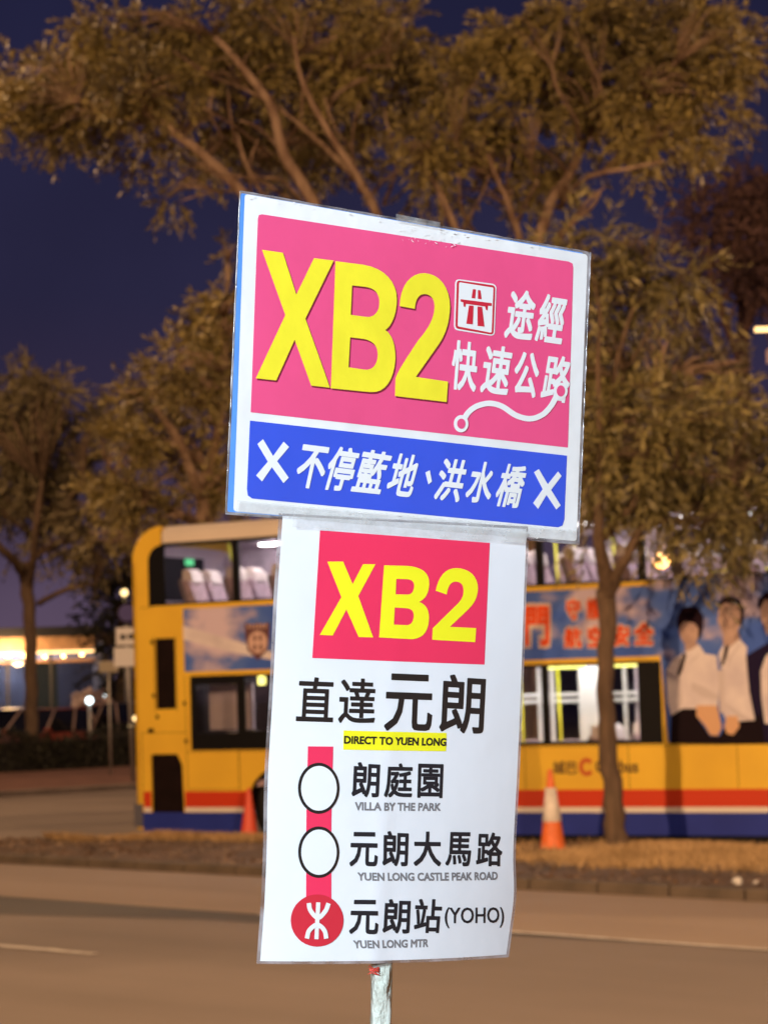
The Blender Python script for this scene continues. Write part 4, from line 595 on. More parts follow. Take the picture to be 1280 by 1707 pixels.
for (a, b) in zip(rim, rim[1:]+rim[:1]):
    n = 60; pr = []
    for i in range(n+1):
        u = a[0]+(b[0]-a[0])*i/n; v = a[1]+(b[1]-a[1])*i/n
        pr.append(P_(u, v, -.0004+rnd.uniform(-.0005, .0005))-BASE)
    mb.tube(pr, [.0007*rnd.uniform(.7, 1.5) for _ in pr], 5)
mb.build('welded_rim', MT['film'], boards['U'])

# ------------------------------------------------------------------ the double decker
bus = empty('double_decker_bus', tuple(B0), BRZ, 'yellow double decker bus with a cloudy sky advertisement parked behind the verge', 'bus')
ARCH = [(2.42, .52, .60), (3.74, .52, .60), (10.5, .52, .62)]
LEN, WID = 12.8, 2.5
def side(off=0): return lambda s, h, w: (s, -off+w, h)
def arcpts(sc, hc, R, a0, a1, n=14): return [(sc+R*math.cos(a0+(a1-a0)*i/n), hc+R*math.sin(a0+(a1-a0)*i/n)) for i in range(n+1)]
def bottom(h0, s0=.0, s1=LEN):
    pts = [(s0, h0)]
    for sc, hc, R in ARCH:
        c = math.asin((h0-hc)/R); pts += arcpts(sc, hc, R, math.pi-c, c)
    return pts+[(s1, h0)]
def band(name, h0, h1, m, off, s0=.0, s1=LEN, t=.01, parent=None):
    mb = MB(); edges = []
    def xs(h, sc, hc, R, sg): return sc+sg*math.sqrt(max(0, R*R-(h-hc)**2))
    hs = [h0+(h1-h0)*i/8 for i in range(9)]
    left = [[(s0, h) for h in hs]]; right = []
    for A in ARCH:
        right.append([(xs(h, *A, -1), h) for h in hs]); left.append([(xs(h, *A, 1), h) for h in hs])
    right.append([(s1, h) for h in hs])
    for l, r in zip(left, right): MB().plate([l[::-1]+r], side(off), t).build(name, m, parent or bus)
JT = .52
hole_low = [(.94, 1.345), (.94, 2.385), (8.03, 2.385), (8.03, 1.345)]
hole_g1 = [(.36, 1.935), (.36, 2.935), (.70, 2.935), (.70, 1.935)]
hole_g2 = [(.25, .43), (.25, 1.30), (.70, 1.30), (.78, 1.15), (.80, .43)]
outer = bottom(.24) + [(LEN, 3.42), (.27, 3.42)] + [(.27, 3.6), (.27, 4.05)] + arcpts(.50, 4.03, .23, math.pi, math.pi/2, 8) + [(JT, 4.26), (JT, 4.52)] + arcpts(.50, 4.03, .50, math.pi/2, math.pi, 12) + [(0, 3.4)]
MB().plate([outer, hole_low, hole_g1, hole_g2], side(0), .05).build('side_panel', MT['busyellow'], bus)
wins = [[(1.0+1.45*i, 1.345), (1.0+1.45*i, 2.385), (2.3+1.45*i, 2.385), (2.3+1.45*i, 1.345)] for i in range(7)]
wup = [[(.6+1.45*i, 3.42), (.6+1.45*i, 4.2), (1.95+1.45*i, 4.2), (1.95+1.45*i, 3.42)] for i in range(8)]
MB().plate([[(0, .3), (LEN, .3), (LEN, 4.26), (0, 4.26)]]+wins+wup, side(-(WID-.05)), .05).build('far_side_panel', MT['inwall'], bus)
band('red_band', .555, .775, MT['busred'], .006, .82)
band('white_stripe', .485, .553, MT['buswhite'], .007, .82)
MB().box(.12, .24, -.006, .004, .555, .775).build('red_band', MT['busred'], bus)
MB().box(.12, .24, -.007, .004, .485, .553).build('white_stripe', MT['buswhite'], bus)
band('blue_skirt', .20, .483, MT['busblue'], .008, .10)
band('underbody', .10, .20, MT['black'], -.03, .25)
# red/white return at the rear corner and grey bumper
MB().box(-.05, .10, -.012, WID+.01, .28, .60).build('rear_bumper', MT['bluegrey'], bus)
# roof and rear skin
mb = MB(); sec = [(0, 4.24), (.0, 4.40), (.03, 4.48), (.10, 4.525), (.28, 4.545), (WID/2, 4.56)]
sec = sec + [(WID-d, h) for d, h in sec[-2::-1]]
stn = [JT, 3, 6, 9, LEN-.3, LEN-.05]
vs = [(s, d, h-(0 if s < LEN-.1 else .12)) for s in stn for d, h in sec]; n = len(sec)
mb.add(vs, [(i*n+j, i*n+j+1, (i+1)*n+j+1, (i+1)*n+j) for i in range(len(stn)-1) for j in range(n-1)], 0, True)
roof = mb.build('roof', MT['buscream'], bus)
mb = MB(); vs = []; K = 10; sec2 = [(.002, 4.53), (.28, 4.55), (WID/2, 4.56), (WID-.28, 4.55), (WID-.002, 4.53)]
for i in range(K+1):
    a = math.pi/2*i/K
    for d, h in sec2: r = h-4.03; vs.append((JT-.02-math.sin(a)*(r-.02), d, 4.03+r*math.cos(a)))
mb.add(vs, [(i*5+j, i*5+j+1, (i+1)*5+j+1, (i+1)*5+j) for i in range(K) for j in range(4)], 0, True)
mb.build('roof_corner', MT['busyellow'], bus)
mb = MB(); mb.plate([[(0.0, .24), (WID, .24), (WID, 4.05), (0.0, 4.05)], [(.35, 3.45), (.35, 4.0), (2.15, 4.0), (2.15, 3.45)]], lambda u, v, w: (w-.001, u, v), .05)
mb.build('rear_panel', MT['busyellow'], bus)
MB().box(.02, .03, .35, 2.15, 3.45, 4.0).build('rear_window', MT['carglass'], bus)
MB().box(LEN-.05, LEN, 0, WID, .3, 4.4).build('front_panel', MT['busyellow'], bus)
# a thin dark joint and hinges on the rear service door, a second joint in the skirt
def joint(*b): MB().box(*b).build('panel_joint', MT['grille'], bus)
for a in ((.345, .352, 1.90, 2.97), (.712, .718, 1.90, 2.97)): joint(a[0], a[1], -.003, .002, a[2], a[3])
joint(.10, .86, -.003, .002, 1.60, 1.606); joint(.10, .106, -.003, .002, .60, 1.60); joint(.86, .866, -.003, .002, .80, 3.40)
joint(JT-.006, JT+.004, -.006, .002, 4.27, 4.50); joint(1.72, 1.73, -.003, .002, .78, 1.34)
for s in (3.2, 4.65, 6.1, 7.55, 9.0): joint(s, s+.006, -.003, .002, .78, 1.34)
joint(.87, LEN-.1, -.003, .002, 1.322, 1.328); joint(.87, 1.7, -.003, .002, .80, .806); joint(.12, .34, -.003, .002, 3.38, 3.386)
for s, h in ((.30, 2.86), (.31, 2.10), (.36, 1.80), (.22, 1.61), (.83, 1.98), (.84, 1.45)):
    MB().box(s, s+.04 if h != 1.61 else s+.09, -.014, .001, h, h+.055).build('door_catch', MT['grille'], bus)
for nm, x0, x1, z0, z1, n in (('rear_grille', .36, .70, 1.935, 2.935, 22), ('lower_grille', .25, .80, .43, 1.30, 18)):
    mb = MB(); mb.box(x0, x1, .035, .05, z0, z1)
    for i in range(n): z = z0+(z1-z0)*(i+.3)/n; mb.box(x0+.005, x1-.005 if nm == 'rear_grille' or z < 1.15 else x1-.12, .012, .034, z, z+.012)
    mb.build(nm, MT['grille'], bus)
# upper glazing
gk = [(.27, 3.42), (JT+.03, 3.42), (JT+.03, 4.26)]+arcpts(.50, 4.03, .23, math.pi/2, math.pi, 8)
MB().plate([gk], side(-.008), .02).build('rear_quarter_glass', MT['black'], bus)
mb = MB(); mb.box(.5, LEN-.3, -.004, .02, 4.235, 4.285); mb.box(.27, LEN-.3, -.004, .02, 3.40, 3.43); mb.build('window_seal', MT['black'], bus)
UPP = [1.74, 3.29, 4.85, 6.40, 7.82, 9.20, 10.6, 12.0]
prev = JT+.03
for s in UPP:
    MB().box(s-.05, s+.05, .0, .06, 3.43, 4.235).build('window_pillar', MT['black'], bus)
    MB().box(prev, s-.05, .018, .022, 3.43, 4.235).build('upper_window', MT['busglass'], bus); prev = s+.05
# lower glazing: a wide black band printed round each pane
LOW = [(.94, 1.80), (1.80, 3.29), (3.29, 4.85), (4.85, 6.42), (6.42, 7.76)]
for i, (a, b) in enumerate(LOW):
    t = .09 if i == 0 else .045; bt = .24 if i == 0 else .05 if i > 2 else .26
    tp_ = .12 if i == 0 else .03
    w = MB(); w.plate([[(a, 1.345), (b, 1.345), (b, 2.385), (a, 2.385)], [(a+t, 1.345+bt), (a+t, 2.385-tp_), (b-t, 2.385-tp_), (b-t, 1.345+bt)]], side(-.006), .03)
    wo = w.build('lower_window', MT['black'], bus)
    MB().box(a+t, b-t, .02, .024, 1.345+bt, 2.385-tp_).build('pane', MT['busglass'], wo)
MB().box(7.76, 8.03, .004, .04, 1.345, 2.385).build('blank_window_panel', MT['black'], bus)
mb = MB(); mb.box(.86, 8.0, -.010, 0, 2.392, 2.448); mb.box(.86, 7.95, -.010, 0, 3.338, 3.40); mb.build('trim_rail', MT['busyellow'], bus)
# printed advertisement
MB().plate([[(.86, 2.45), (8.04, 2.45), (8.10, 1.365), (LEN-.06, 1.365), (LEN-.06, 3.40), (8.0, 3.40), (7.9, 3.335), (.86, 3.335)]], side(.004), 0).build('advertisement', MT['adsky'], bus)
adv = empty('advertisement_print'); adv.parent = bus
band_pts = AD_CREST['band']
MB().plate([band_pts], side(.006)).build('pale_streak', MT['adwhite'], adv)
for nm, m, l, pts in AD_SHAPES:
    MB().plate([[(min(a, LEN-.1), b) for a, b in pts]], side(.006+.003*l)).build('figure_'+nm, MT[m], adv)
for tx, q in AD_TEXT:
    c = np.mean(np.array(q), axis=0); q2 = [tuple(c+(np.array(p)-c)*1.14) for p in q]
    letter_mb(MB_ := MB(), tx, q2, side(.006), .10, step=-.0004); MB_.build('lettering_outline', MT['adpale'], adv)
    letter_mb(MB_ := MB(), tx, q, side(.0105), .035, step=-.0004); MB_.build('lettering', MT['adorange'], adv)
cs, ch = AD_CREST['c2']
MB().plate([AD_CREST['shield']], side(.012)).build('crest', MT['crest'], adv)
MB().plate([arcpts(cs, ch-.03, .155, 0, 2*math.pi, 28)[:-1]], side(.015)).build('crest_disc', MT['crestpale'], adv)
mb = MB()
for dx, dz in ((-.045, .06), (.045, .06), (-.05, -.07), (.05, -.07)): mb.plate([[(cs+dx+.024*math.cos(a), ch-.03+dz+.045*math.sin(a)) for a in np.linspace(0, 6.28, 14)[:-1]]], side(.018))
for k in range(7): mb.box(cs-.17+k*.052, cs-.145+k*.052, -.019, -.018, ch+.17-abs(k-3)*.012, ch+.23-abs(k-3)*.012)
mb.build('crest_marks', MT['crest'], adv)
mb = MB()
for k in range(6): mb.box(cs-.165+k*.056, cs-.13+k*.056, -.016, -.015, ch+.16, ch+.22)
mb.build('crest_letters', MT['crestpale'], adv)
# operator's name
nb = empty('operator_name'); nb.parent = bus
for tx, q in BUS_NAME:
    letter_mb(MB_ := MB(), tx, q, side(.006), .022, step=-.0004); MB_.build('lettering', MT['logo'], nb)
cx, cz = AD_CREST['c']
a0 = math.radians(38)
ring = [(cx+.105*math.cos(a), cz+.115*math.sin(a)) for a in np.linspace(a0, 2*math.pi-a0, 26)]+[(cx+.055*math.cos(a), cz+.062*math.sin(a)) for a in np.linspace(2*math.pi-a0, a0, 26)]
MB().plate([ring], side(.006)).build('round_logo', MT['logored'], nb)
# wheels
def wheel(r, w_):
    t = MB(); t.lathe([(r*.62, 0), (r*.9, -.01), (r*.98, .02), (r, .06), (r, w_-.06), (r*.98, w_-.02), (r*.62, w_), (r*.62, 0)], 32)
    k = MB(); k.lathe([(0, .05), (r*.16, .03), (r*.2, .05), (r*.34, .10), (r*.5, .08), (r*.56, .02), (r*.63, .01), (r*.63, .16), (0, .16)], 28)
    for j in range(10): a = j*math.pi/5; k.lathe([(0, .055), (.018, .055), (.018, .11)], 8, 0, (r*.27*math.cos(a), r*.27*math.sin(a), 0))
    return t.mesh('tyre'), k.mesh('rim')
tm, km = wheel(.5, .28); tm.materials.append(MT['tyre']); km.materials.append(MT['rim'])
for s in (2.42, 3.74, 10.5):
    for d in (.05, WID-.05):
        we = empty('wheel', (s, d, .5)); we.parent = bus; we.rotation_euler = (-math.pi/2 if d < 1 else math.pi/2, 0, 0)
        for me, nm in ((tm, 'tyre'), (km, 'rim')):
            o = bpy.data.objects.new(nm, me); COL.objects.link(o); o.parent = we
    mb = MB(); R = .61; pts = arcpts(s, .52, R, 0, math.pi, 14)
    mb.add([(a, d, b) for a, b in pts for d in (.03, .8)], [(2*i, 2*i+1, 2*i+3, 2*i+2) for i in range(14)]); mb.plate([pts], lambda u, v, w: (u, .8, v)); mb.build('wheel_housing', MT['grille'], bus)
# inside
MB().box(.9, LEN-.1, .06, WID-.06, .38, .42).build('lower_floor', MT['infloor'], bus)
MB().box(.9, LEN-.1, .06, WID-.06, 2.62, 2.74).build('upper_floor', MT['infloor'], bus)
MB().box(.9, LEN-.1, .055, WID-.055, 2.44, 2.60).build('lower_ceiling', MT['white2'], bus)
mb = MB(); mb.box(.12, LEN-.1, .06, WID-.06, 4.40, 4.42); mb.plate([[(.06, 4.05), (.45, 4.05), (.45, 4.20), (.06, 4.20)]], side(-2.3), .1)
mb.add([(.4, WID-.06, 4.40), (LEN-.1, WID-.06, 4.40), (LEN-.1, WID-.06, 4.22), (.4, WID-.06, 4.22), (.4, WID-.45, 4.405), (LEN-.1, WID-.45, 4.405)], [(3, 2, 5, 4)]); mb.build('upper_ceiling', MT['inwall'], bus)
MB().box(.06, .9, .06, WID-.06, 2.70, 3.43).build('engine_housing', MT['inwall'], bus)
MB().box(.06, .92, .06, WID-.06, .45, 2.60).build('engine_bay', MT['grille'], bus)
for k, (d, h, m) in enumerate(((1.9, 4.30, 'strip'), (.55, 4.33, 'strip'), (1.95, 2.42, 'strip'), (.75, 2.425, 'strip'))):
    for s in range(8): MB().box(1.0+1.46*s, 2.2+1.46*s, d-.06, d+.06, h, h+.02).build('ceiling_light', MT[m], bus)
MB().box(.078, .09, 1.24, 1.46, 4.03, 4.13).build('exit_sign', MT['exitg'], bus)
for s in (6.95,): MB().box(s-.35, s+.55, WID-.9, WID-.86, 2.8, 4.35).build('partition', MT['inwall'], bus)
MB().box(.35, 1.05, WID-.14, WID-.10, 3.43, 4.35).build('partition', MT['inwall'], bus)
MB().box(.062, .068, .06, WID-.06, 3.43, 4.40).build('rear_lining', MT['inwall'], bus)
MB().box(.070, .075, .42, 1.75, 3.50, 4.14).build('rear_window_inside', MT['black'], bus)
MB().box(1.0, 1.72, .40, .44, 1.62, 2.26).build('interior_panel', MT['inwall'], bus)
MB().box(5.95, 6.38, WID-.32, WID-.28, .5, 2.36).build('door_panel', MT['white2'], bus)
for a, b in ((5.9, 6.45), (6.75, 7.26)): MB().box(a, b, 1.15, 1.25, 2.33, 2.40).build('lit_route_panel', MT['ystrip'], bus)
MB().box(1.35, 1.45, 1.15, 1.2, 2.24, 2.36).build('lit_route_panel', MT['ystrip'], bus)
mb = MB()
for s in (4.85, 5.2, 5.40, 5.83, 6.5, 6.9): mb.box(s, s+.045, WID-.12, WID-.07, 1.2, 2.4)
for z in (1.86, 1.95): mb.box(4.4, 7.6, WID-.13, WID-.08, z, z+.05)
mb.build('far_window_bars', MT['white2'], bus)
def rail(p): MB().tube(p, .019, 8).build('grab_rail', MT['rail'], bus)
rail([(.86, 1.2, 4.38), (.89, 1.2, 4.2), (.97, 1.2, 3.9), (.98, 1.2, 3.3)])
for s, d, z0, z1 in ((5.5, 1.2, .42, 2.44), (6.06, 1.2, .42, 2.44), (6.09, 1.2, 2.74, 4.4), (6.36, 1.2, 2.74, 4.4), (6.93, 1.2, 2.74, 4.4), (3.4, 1.2, 2.74, 4.4), (8.9, 1.2, 2.74, 4.4), (1.95, .9, .9, 2.44), (7.3, 1.2, .42, 2.44)):
    rail([(s, d, z0), (s+.02, d, (z0+z1)/2), (s, d, z1)])
rail([(8.2, 1.1, 3.52), (9.9, 1.1, 3.52)])
# seats: two shared meshes, a pair each side of the aisle
def seat_meshes():
    a = MB(); prof = [(.02, .40), (.44, .42), (.46, .50), (.12, .52), (.06, .60), (-.10, 1.00), (-.20, 1.01), (-.06, .55), (-.03, .42)]
    a.plate([prof], lambda u, v, w: (u, w-.185, v), .37); s1 = a.mesh('seat')
    s1.materials.append(MT['seat'])
    b = MB(); c_ = 0; b.plate([[(-.085, .95), (-.055, .98), (-.085, 1.12), (-.15, 1.17), (-.23, 1.15), (-.235, 1.04), (-.20, .93)]], lambda u, v, w: (u, w-.135, v), .27); s2 = b.mesh('head_pad'); s2.materials.append(MT['seathead'])
    c = MB(); c.plate([[(-.055, .50), (-.205, 1.0), (-.235, 1.03), (-.26, .98), (-.10, .45), (-.06, .40)]], lambda u, v, w: (u, w-.195, v), .39); c.box(-.02, .05, -.03, .03, 0, .42); s3 = c.mesh('seat_shell'); s3.materials.append(MT['seatshell'])
    return s1, s2, s3
sm = seat_meshes()
def put_seat(s, d, z):
    o = bpy.data.objects.new('seat', sm[0]); COL.objects.link(o); o.parent = bus; o.location = (s, d, z)
    for me, nm in ((sm[1], 'head_pad'), (sm[2], 'seat_shell')):
        c = bpy.data.objects.new(nm, me); COL.objects.link(c); c.parent = o
for i in range(15):
    for d in (.30, .80, 1.70, 2.20):
        put_seat(.98+.74*i, d, 2.74)
for i in range(10):
    for d in (.32, .78, 1.72, 2.18):
        if i not in (5, 6): put_seat(1.6+.8*i, d, .42)
# ------------------------------------------------------------------ traffic cones
def cone(loc, h, r, m, label, sleeve, tilt=(0, 0, 0)):
    c = empty('traffic_cone', loc, 0, label, 'traffic cone', 'traffic cones beside the bus'); c.rotation_euler = tilt
    b = MB(); q = r*1.25
    b.plate([[(q*.8, -q), (q, -q*.8), (q, q*.8), (q*.8, q), (-q*.8, q), (-q, q*.8), (-q, -q*.8), (-q*.8, -q)]], lambda u, v, w: (u, v, w), .045); b.build('base', m, c)
    t = r*.16; f = lambda z: r*.92+(t-r*.92)*(z/h)
    MB().lathe([(f(.045)+.015, .045), (f(.06), .075)]+[(f(z*h), z*h) for z in (.2, .4, .6, .8, .97)]+[(t*.8, h), (t*.45, h)], 24).build('cone_body', m, c)
    if sleeve: a, b_ = sleeve; MB().lathe([(f(a*h)+.003, a*h), (f(a*h)+.006, a*h+.004), (f(b_*h)+.006, b_*h), (f(b_*h)+.002, b_*h)], 24).build('reflective_sleeve', MT['conewhite'], c)
    return c
cone((1.93, 28.3, .10), 1.0, .175, MT['cone'], 'orange traffic cone with a wide white sleeve, left of the slim tree', (.37, .78), (.015, -.01, .3))
cone((-1.98, 31.85, .03), .80, .16, MT['conered'], 'reddish traffic cone without a sleeve, by the rear wheel of the bus', None, (0, .02, .1))

# ------------------------------------------------------------------ trees
def leaves_np(centers, normals, size, droop, aspect=.28):
    """one narrow four-sided leaf per centre"""
    n = len(centers)
    d = nrs.normal(size=(n, 3))*.75 + normals*.5; d[:, 2] -= droop
    d /= np.linalg.norm(d, axis=1)[:, None]
    s = np.cross(d, nrs.normal(size=(n, 3))); s /= np.linalg.norm(s, axis=1)[:, None]
    L = size*nrs.uniform(.6, 1.35, (n, 1)); Wd = L*aspect*nrs.uniform(.7, 1.3, (n, 1))
    cup = np.cross(s, d)*L*.10
    V = np.stack([centers, centers+d*L*.45+s*Wd*.5+cup, centers+d*L, centers+d*L*.45-s*Wd*.5+cup], 1)
    return V.reshape(-1, 3)
def puff_points(c, r, n, shell=.62, up=.35):
    """n points near the surface of small lumps that cover an ellipsoid"""
    nl = max(5, int(n/55)); out = []; nor = []
    u = nrs.normal(size=(nl, 3)); u[:, 2] += up; u /= np.linalg.norm(u, axis=1)[:, None]
    lc = np.array(c)+u*np.array(r)*nrs.uniform(shell, 1.02, (nl, 1)); lr = np.array(r)*nrs.uniform(.20, .42, (nl, 1))
    idx = nrs.randint(0, nl, n); v = nrs.normal(size=(n, 3)); v /= np.linalg.norm(v, axis=1)[:, None]
    rad = nrs.uniform(.35, 1.1, (n, 1))**.6
    P = lc[idx]+v*lr[idx]*rad
    return P, v
def spray_leaves(c, r, n, size, droop, aspect, shell=.62, up=.35, per=14):
    """leaflets set along drooping sprays whose tips stick out of the clump"""
    m = max(4, n//per); nl = max(5, int(m/13))
    u = nrs.normal(size=(nl, 3)); u[:, 2] += up; u /= np.linalg.norm(u, axis=1)[:, None]
    lc = np.array(c)+u*np.array(r)*nrs.uniform(shell*.6, 1.0, (nl, 1)); lr = np.array(r)*nrs.uniform(.12, .34, (nl, 1))
    idx = nrs.randint(0, nl, m); v = nrs.normal(size=(m, 3)); v /= np.linalg.norm(v, axis=1)[:, None]
    base = lc[idx]+v*lr[idx]*nrs.uniform(.1, 1.0, (m, 1))
    d = v*.8+u[idx]*.7+nrs.normal(size=(m, 3))*.35; d[:, 2] += nrs.uniform(-droop*1.6, .35, m); d /= np.linalg.norm(d, axis=1)[:, None]
    side = np.cross(d, np.array([0, 0, 1.0])+nrs.normal(size=(m, 3))*.4); side /= np.linalg.norm(side, axis=1)[:, None]+1e-6
    Ls = size*nrs.uniform(2.2, 4.5, (m, 1)); V = []
    for k in range(per):
        t = (k+.5)/per; s_ = 1 if k % 2 else -1
        c0 = base+d*Ls*t; c0[:, 2] -= (Ls[:, 0]*t*t*droop*.45)
        ld = d*.75+side*s_*nrs.uniform(.25, .9, (m, 1))+nrs.normal(size=(m, 3))*.22; ld[:, 2] -= droop*.35; ld /= np.linalg.norm(ld, axis=1)[:, None]
        ws = np.cross(ld, nrs.normal(size=(m, 3))); ws /= np.linalg.norm(ws, axis=1)[:, None]
        L = size*nrs.uniform(.6, 1.25, (m, 1)); Wd = L*aspect*.5*nrs.uniform(.7, 1.3, (m, 1))
        V.append(np.stack([c0, c0+ld*L*.45+ws*Wd, c0+ld*L, c0+ld*L*.45-ws*Wd], 1).reshape(-1, 3))
    return np.concatenate(V)
def tree(label, base, clumps, limbs, leafm, barkm, depth, size, dens, droop=.5, group=None, zspread=1.0, name='tree', limbk=1.0, thick=.75, twigs=True, aspect=.28, cat='tree', sub=.62):
    """clumps in photo pixels at the tree's distance; limbs: polylines (x, y, radius[, dy])"""
    t = empty(name, base, 0, label, cat, group); B = Vector(base)
    ppm = FPX/depth; allV = []; sk = []
    mbt = MB()
    for li, L in enumerate(limbs):
        off = 0; pts = []; rad = []
        jit = rnd.uniform(-.5, .5)*zspread if li else 0
        for i, q in enumerate(L):
            Y = depth + (q[3] if len(q) > 3 else jit*i*.4-.9*zspread*min(1, i/1.5)*(1 if zspread > 2 else .5))
            pts.append(at(q[0], q[1], Y)-B); rad.append(q[2]*(limbk if li else 1))
        # smooth
        P2 = []; R2 = []
        for i in range(len(pts)-1):
            g = lambda k: pts[max(0, min(len(pts)-1, k))]
            for s_ in range(4):
                f = s_/4
                P2.append(.5*((2*g(i))+(g(i+1)-g(i-1))*f+(2*g(i-1)-5*g(i)+4*g(i+1)-g(i+2))*f*f+(3*g(i)-g(i-1)-3*g(i+1)+g(i+2))*f**3)); R2.append(rad[i]*(1-f)+rad[i+1]*f)
        P2.append(pts[-1]); R2.append(rad[-1])
        P2 = [p+Vector((rnd.uniform(-1, 1), rnd.uniform(-1, 1), 0))*r*.22 for p, r in zip(P2, R2)]
        mm = MB(); mm.tube(P2, R2, 10); mm.build('trunk' if li == 0 else 'limb', barkm, t)
        sk += [(p, r) for p, r in zip(P2, R2)]
    tw = MB()
    for c in clumps:
        x, y, rx, ry = c[:4]; dy = c[4] if len(c) > 4 else rnd.uniform(-.9, .9)*zspread
        cc = at(x, y, depth+dy)-B; r = (rx/ppm, max(rx, ry)/ppm*thick, ry/ppm)
        k = c[5] if len(c) > 5 else 1
        n = int(dens*rx*ry*k/900)
        allV.append(spray_leaves(cc, r, max(60, n), size, droop, aspect, shell=sub))
        if twigs and sk:
            src = min(sk, key=lambda s: (s[0]-cc).length + (0 if s[0].z < cc.z else 2))
            for q in range(9):
                e = cc+Vector((rnd.uniform(-.8, .8)*r[0], rnd.uniform(-.8, .8)*r[1], rnd.uniform(-.3, .7)*r[2]))
                m_ = src[0].lerp(e, .5)+Vector((rnd.uniform(-.2, .2), rnd.uniform(-.2, .2), rnd.uniform(.0, .25)))*(e-src[0]).length*.4+Vector((0, -.35*zspread, 0))
                r0 = min(src[1]*.6, .034+.009*(e-src[0]).length)
                tw.tube([src[0], src[0].lerp(m_, .55), m_, m_.lerp(e, .5)+Vector((rnd.uniform(-.1, .1),)*3), e], [r0, r0*.8, r0*.6, r0*.4, r0*.15], 5, caps=False)
    if tw.v: tag(tw.build('twigs', barkm, t, fix=False), kind='stuff')
    V = np.concatenate(allV)
    tag(link('crown', np_mesh('crown', V, np.arange(len(V)).reshape(-1, 4)), t, leafm), kind='stuff')
    return t

# the slim street tree in front of the bus
near_cl = [(1150, 850, 70, 45), (1185, 868, 55, 24), (1245, 840, 55, 38), (1262, 868, 45, 22), (1165, 872, 40, 18), (1215, 870, 50, 20), (1290, 850, 40, 36), (1220, 780, 75, 55), (1135, 765, 75, 55), (1050, 755, 60, 50), (1000, 790, 40, 35),
  (1060, 690, 60, 48), (1135, 690, 55, 48), (1200, 705, 50, 36), (1238, 700, 28, 30), (1262, 780, 30, 50), (1010, 670, 42, 45), (1000, 560, 40, 40, 0, .7), (995, 450, 45, 45), (945, 405, 50, 26), (1050, 480, 45, 36),
  (1100, 450, 50, 38), (1138, 470, 24, 32), (1075, 510, 40, 22), (1090, 395, 28, 26, 0, .5), (985, 868, 26, 34, 0, .8), (960, 740, 40, 60), (960, 620, 40, 60, 0, .6), (960, 500, 40, 50), (1020, 400, 40, 22), (925, 470, 40, 60, 0, .6), (925, 660, 40, 60, 0, .5),
  (1085, 800, 40, 26), (1060, 600, 26, 26, 0, .35)]
near_l = [[(1030, 1427, .165, 0), (1027, 1390, .135, 0), (1022, 1320, .120, 0), (1013, 1240, .112, 0), (1009, 1150, .100, 0), (1011, 1060, .105, 0), (1013, 985, .125, 0)],
  [(1012, 990, .11), (1004, 935, .085), (998, 880, .065), (1000, 800, .045), (999, 700, .035), (996, 600, .030), (1000, 520, .022), (985, 450, .012)],
  [(1014, 985, .10), (1032, 950, .075), (1050, 920, .06), (1068, 882, .05), (1110, 868, .04), (1160, 872, .028), (1200, 890, .015)],
  [(1006, 895, .07), (1035, 862, .06), (1060, 835, .055), (1068, 790, .045), (1100, 740, .035), (1130, 700, .02)],
  [(1066, 810, .04), (1110, 790, .035), (1170, 790, .028), (1220, 800, .02), (1250, 830, .012)],
  [(1000, 760, .04), (1018, 690, .035), (1024, 620, .030), (1040, 560, .024), (1056, 510, .015)],
  [(999, 880, .05), (985, 840, .04), (972, 790, .03), (960, 700, .02)],
  [(1050, 510, .02), (1075, 440, .018), (1095, 390, .012), (1103, 345, .008)], [(1102, 352, .008), (1085, 332, .006)], [(1098, 370, .010), (1122, 390, .007), (1118, 430, .005)],
  [(1024, 640, .03), (1060, 590, .02), (1100, 520, .015), (1130, 470, .01)]]
tree('slim tree with drooping narrow leaves standing on the verge in front of the bus', (2.66, 27.6, .07), near_cl, near_l, MT['leaf'], MT['bark'], 27.6, .18, 290, droop=.75, group=None, zspread=.8, name='verge_tree', aspect=.2)

BT = 'tall spreading trees behind the bus'
Lf = [(60, 140, 95, 52), (20, 190, 60, 50), (110, 215, 80, 40), (150, 165, 85, 40), (230, 150, 90, 42), (310, 110, 90, 45), (190, 230, 70, 30, 1.5, .5), (210, 60, 90, 34), (330, 50, 100, 40), (450, 35, 110, 42), (560, 30, 90, 36), (650, 50, 80, 45), (130, 90, 70, 24, 0, .5),
  (700, 90, 60, 40), (640, 110, 90, 45), (560, 120, 80, 42), (420, 130, 90, 46), (340, 195, 110, 45, 3, .8), (450, 215, 120, 55, 3.4, .8), (560, 205, 90, 50, 3, .8), (270, 240, 90, 26, 3, .7), (260, 75, 90, 36, 1, .7), (390, 85, 90, 36, 1, .7), (110, 120, 90, 30, 0, .6), (500, 270, 90, 40, 3.5, .6), (380, 270, 80, 30, 3.5, .5), (680, 20, 50, 20, 0, .6), (290, 335, 40, 20, 0, .5), (480, 90, 90, 35), (610, 180, 70, 36, 1, .6), (330, 290, 60, 18, 1, .25), (450, 300, 80, 30, 2.5, .25), (560, 290, 90, 40, 2.5, .3)]
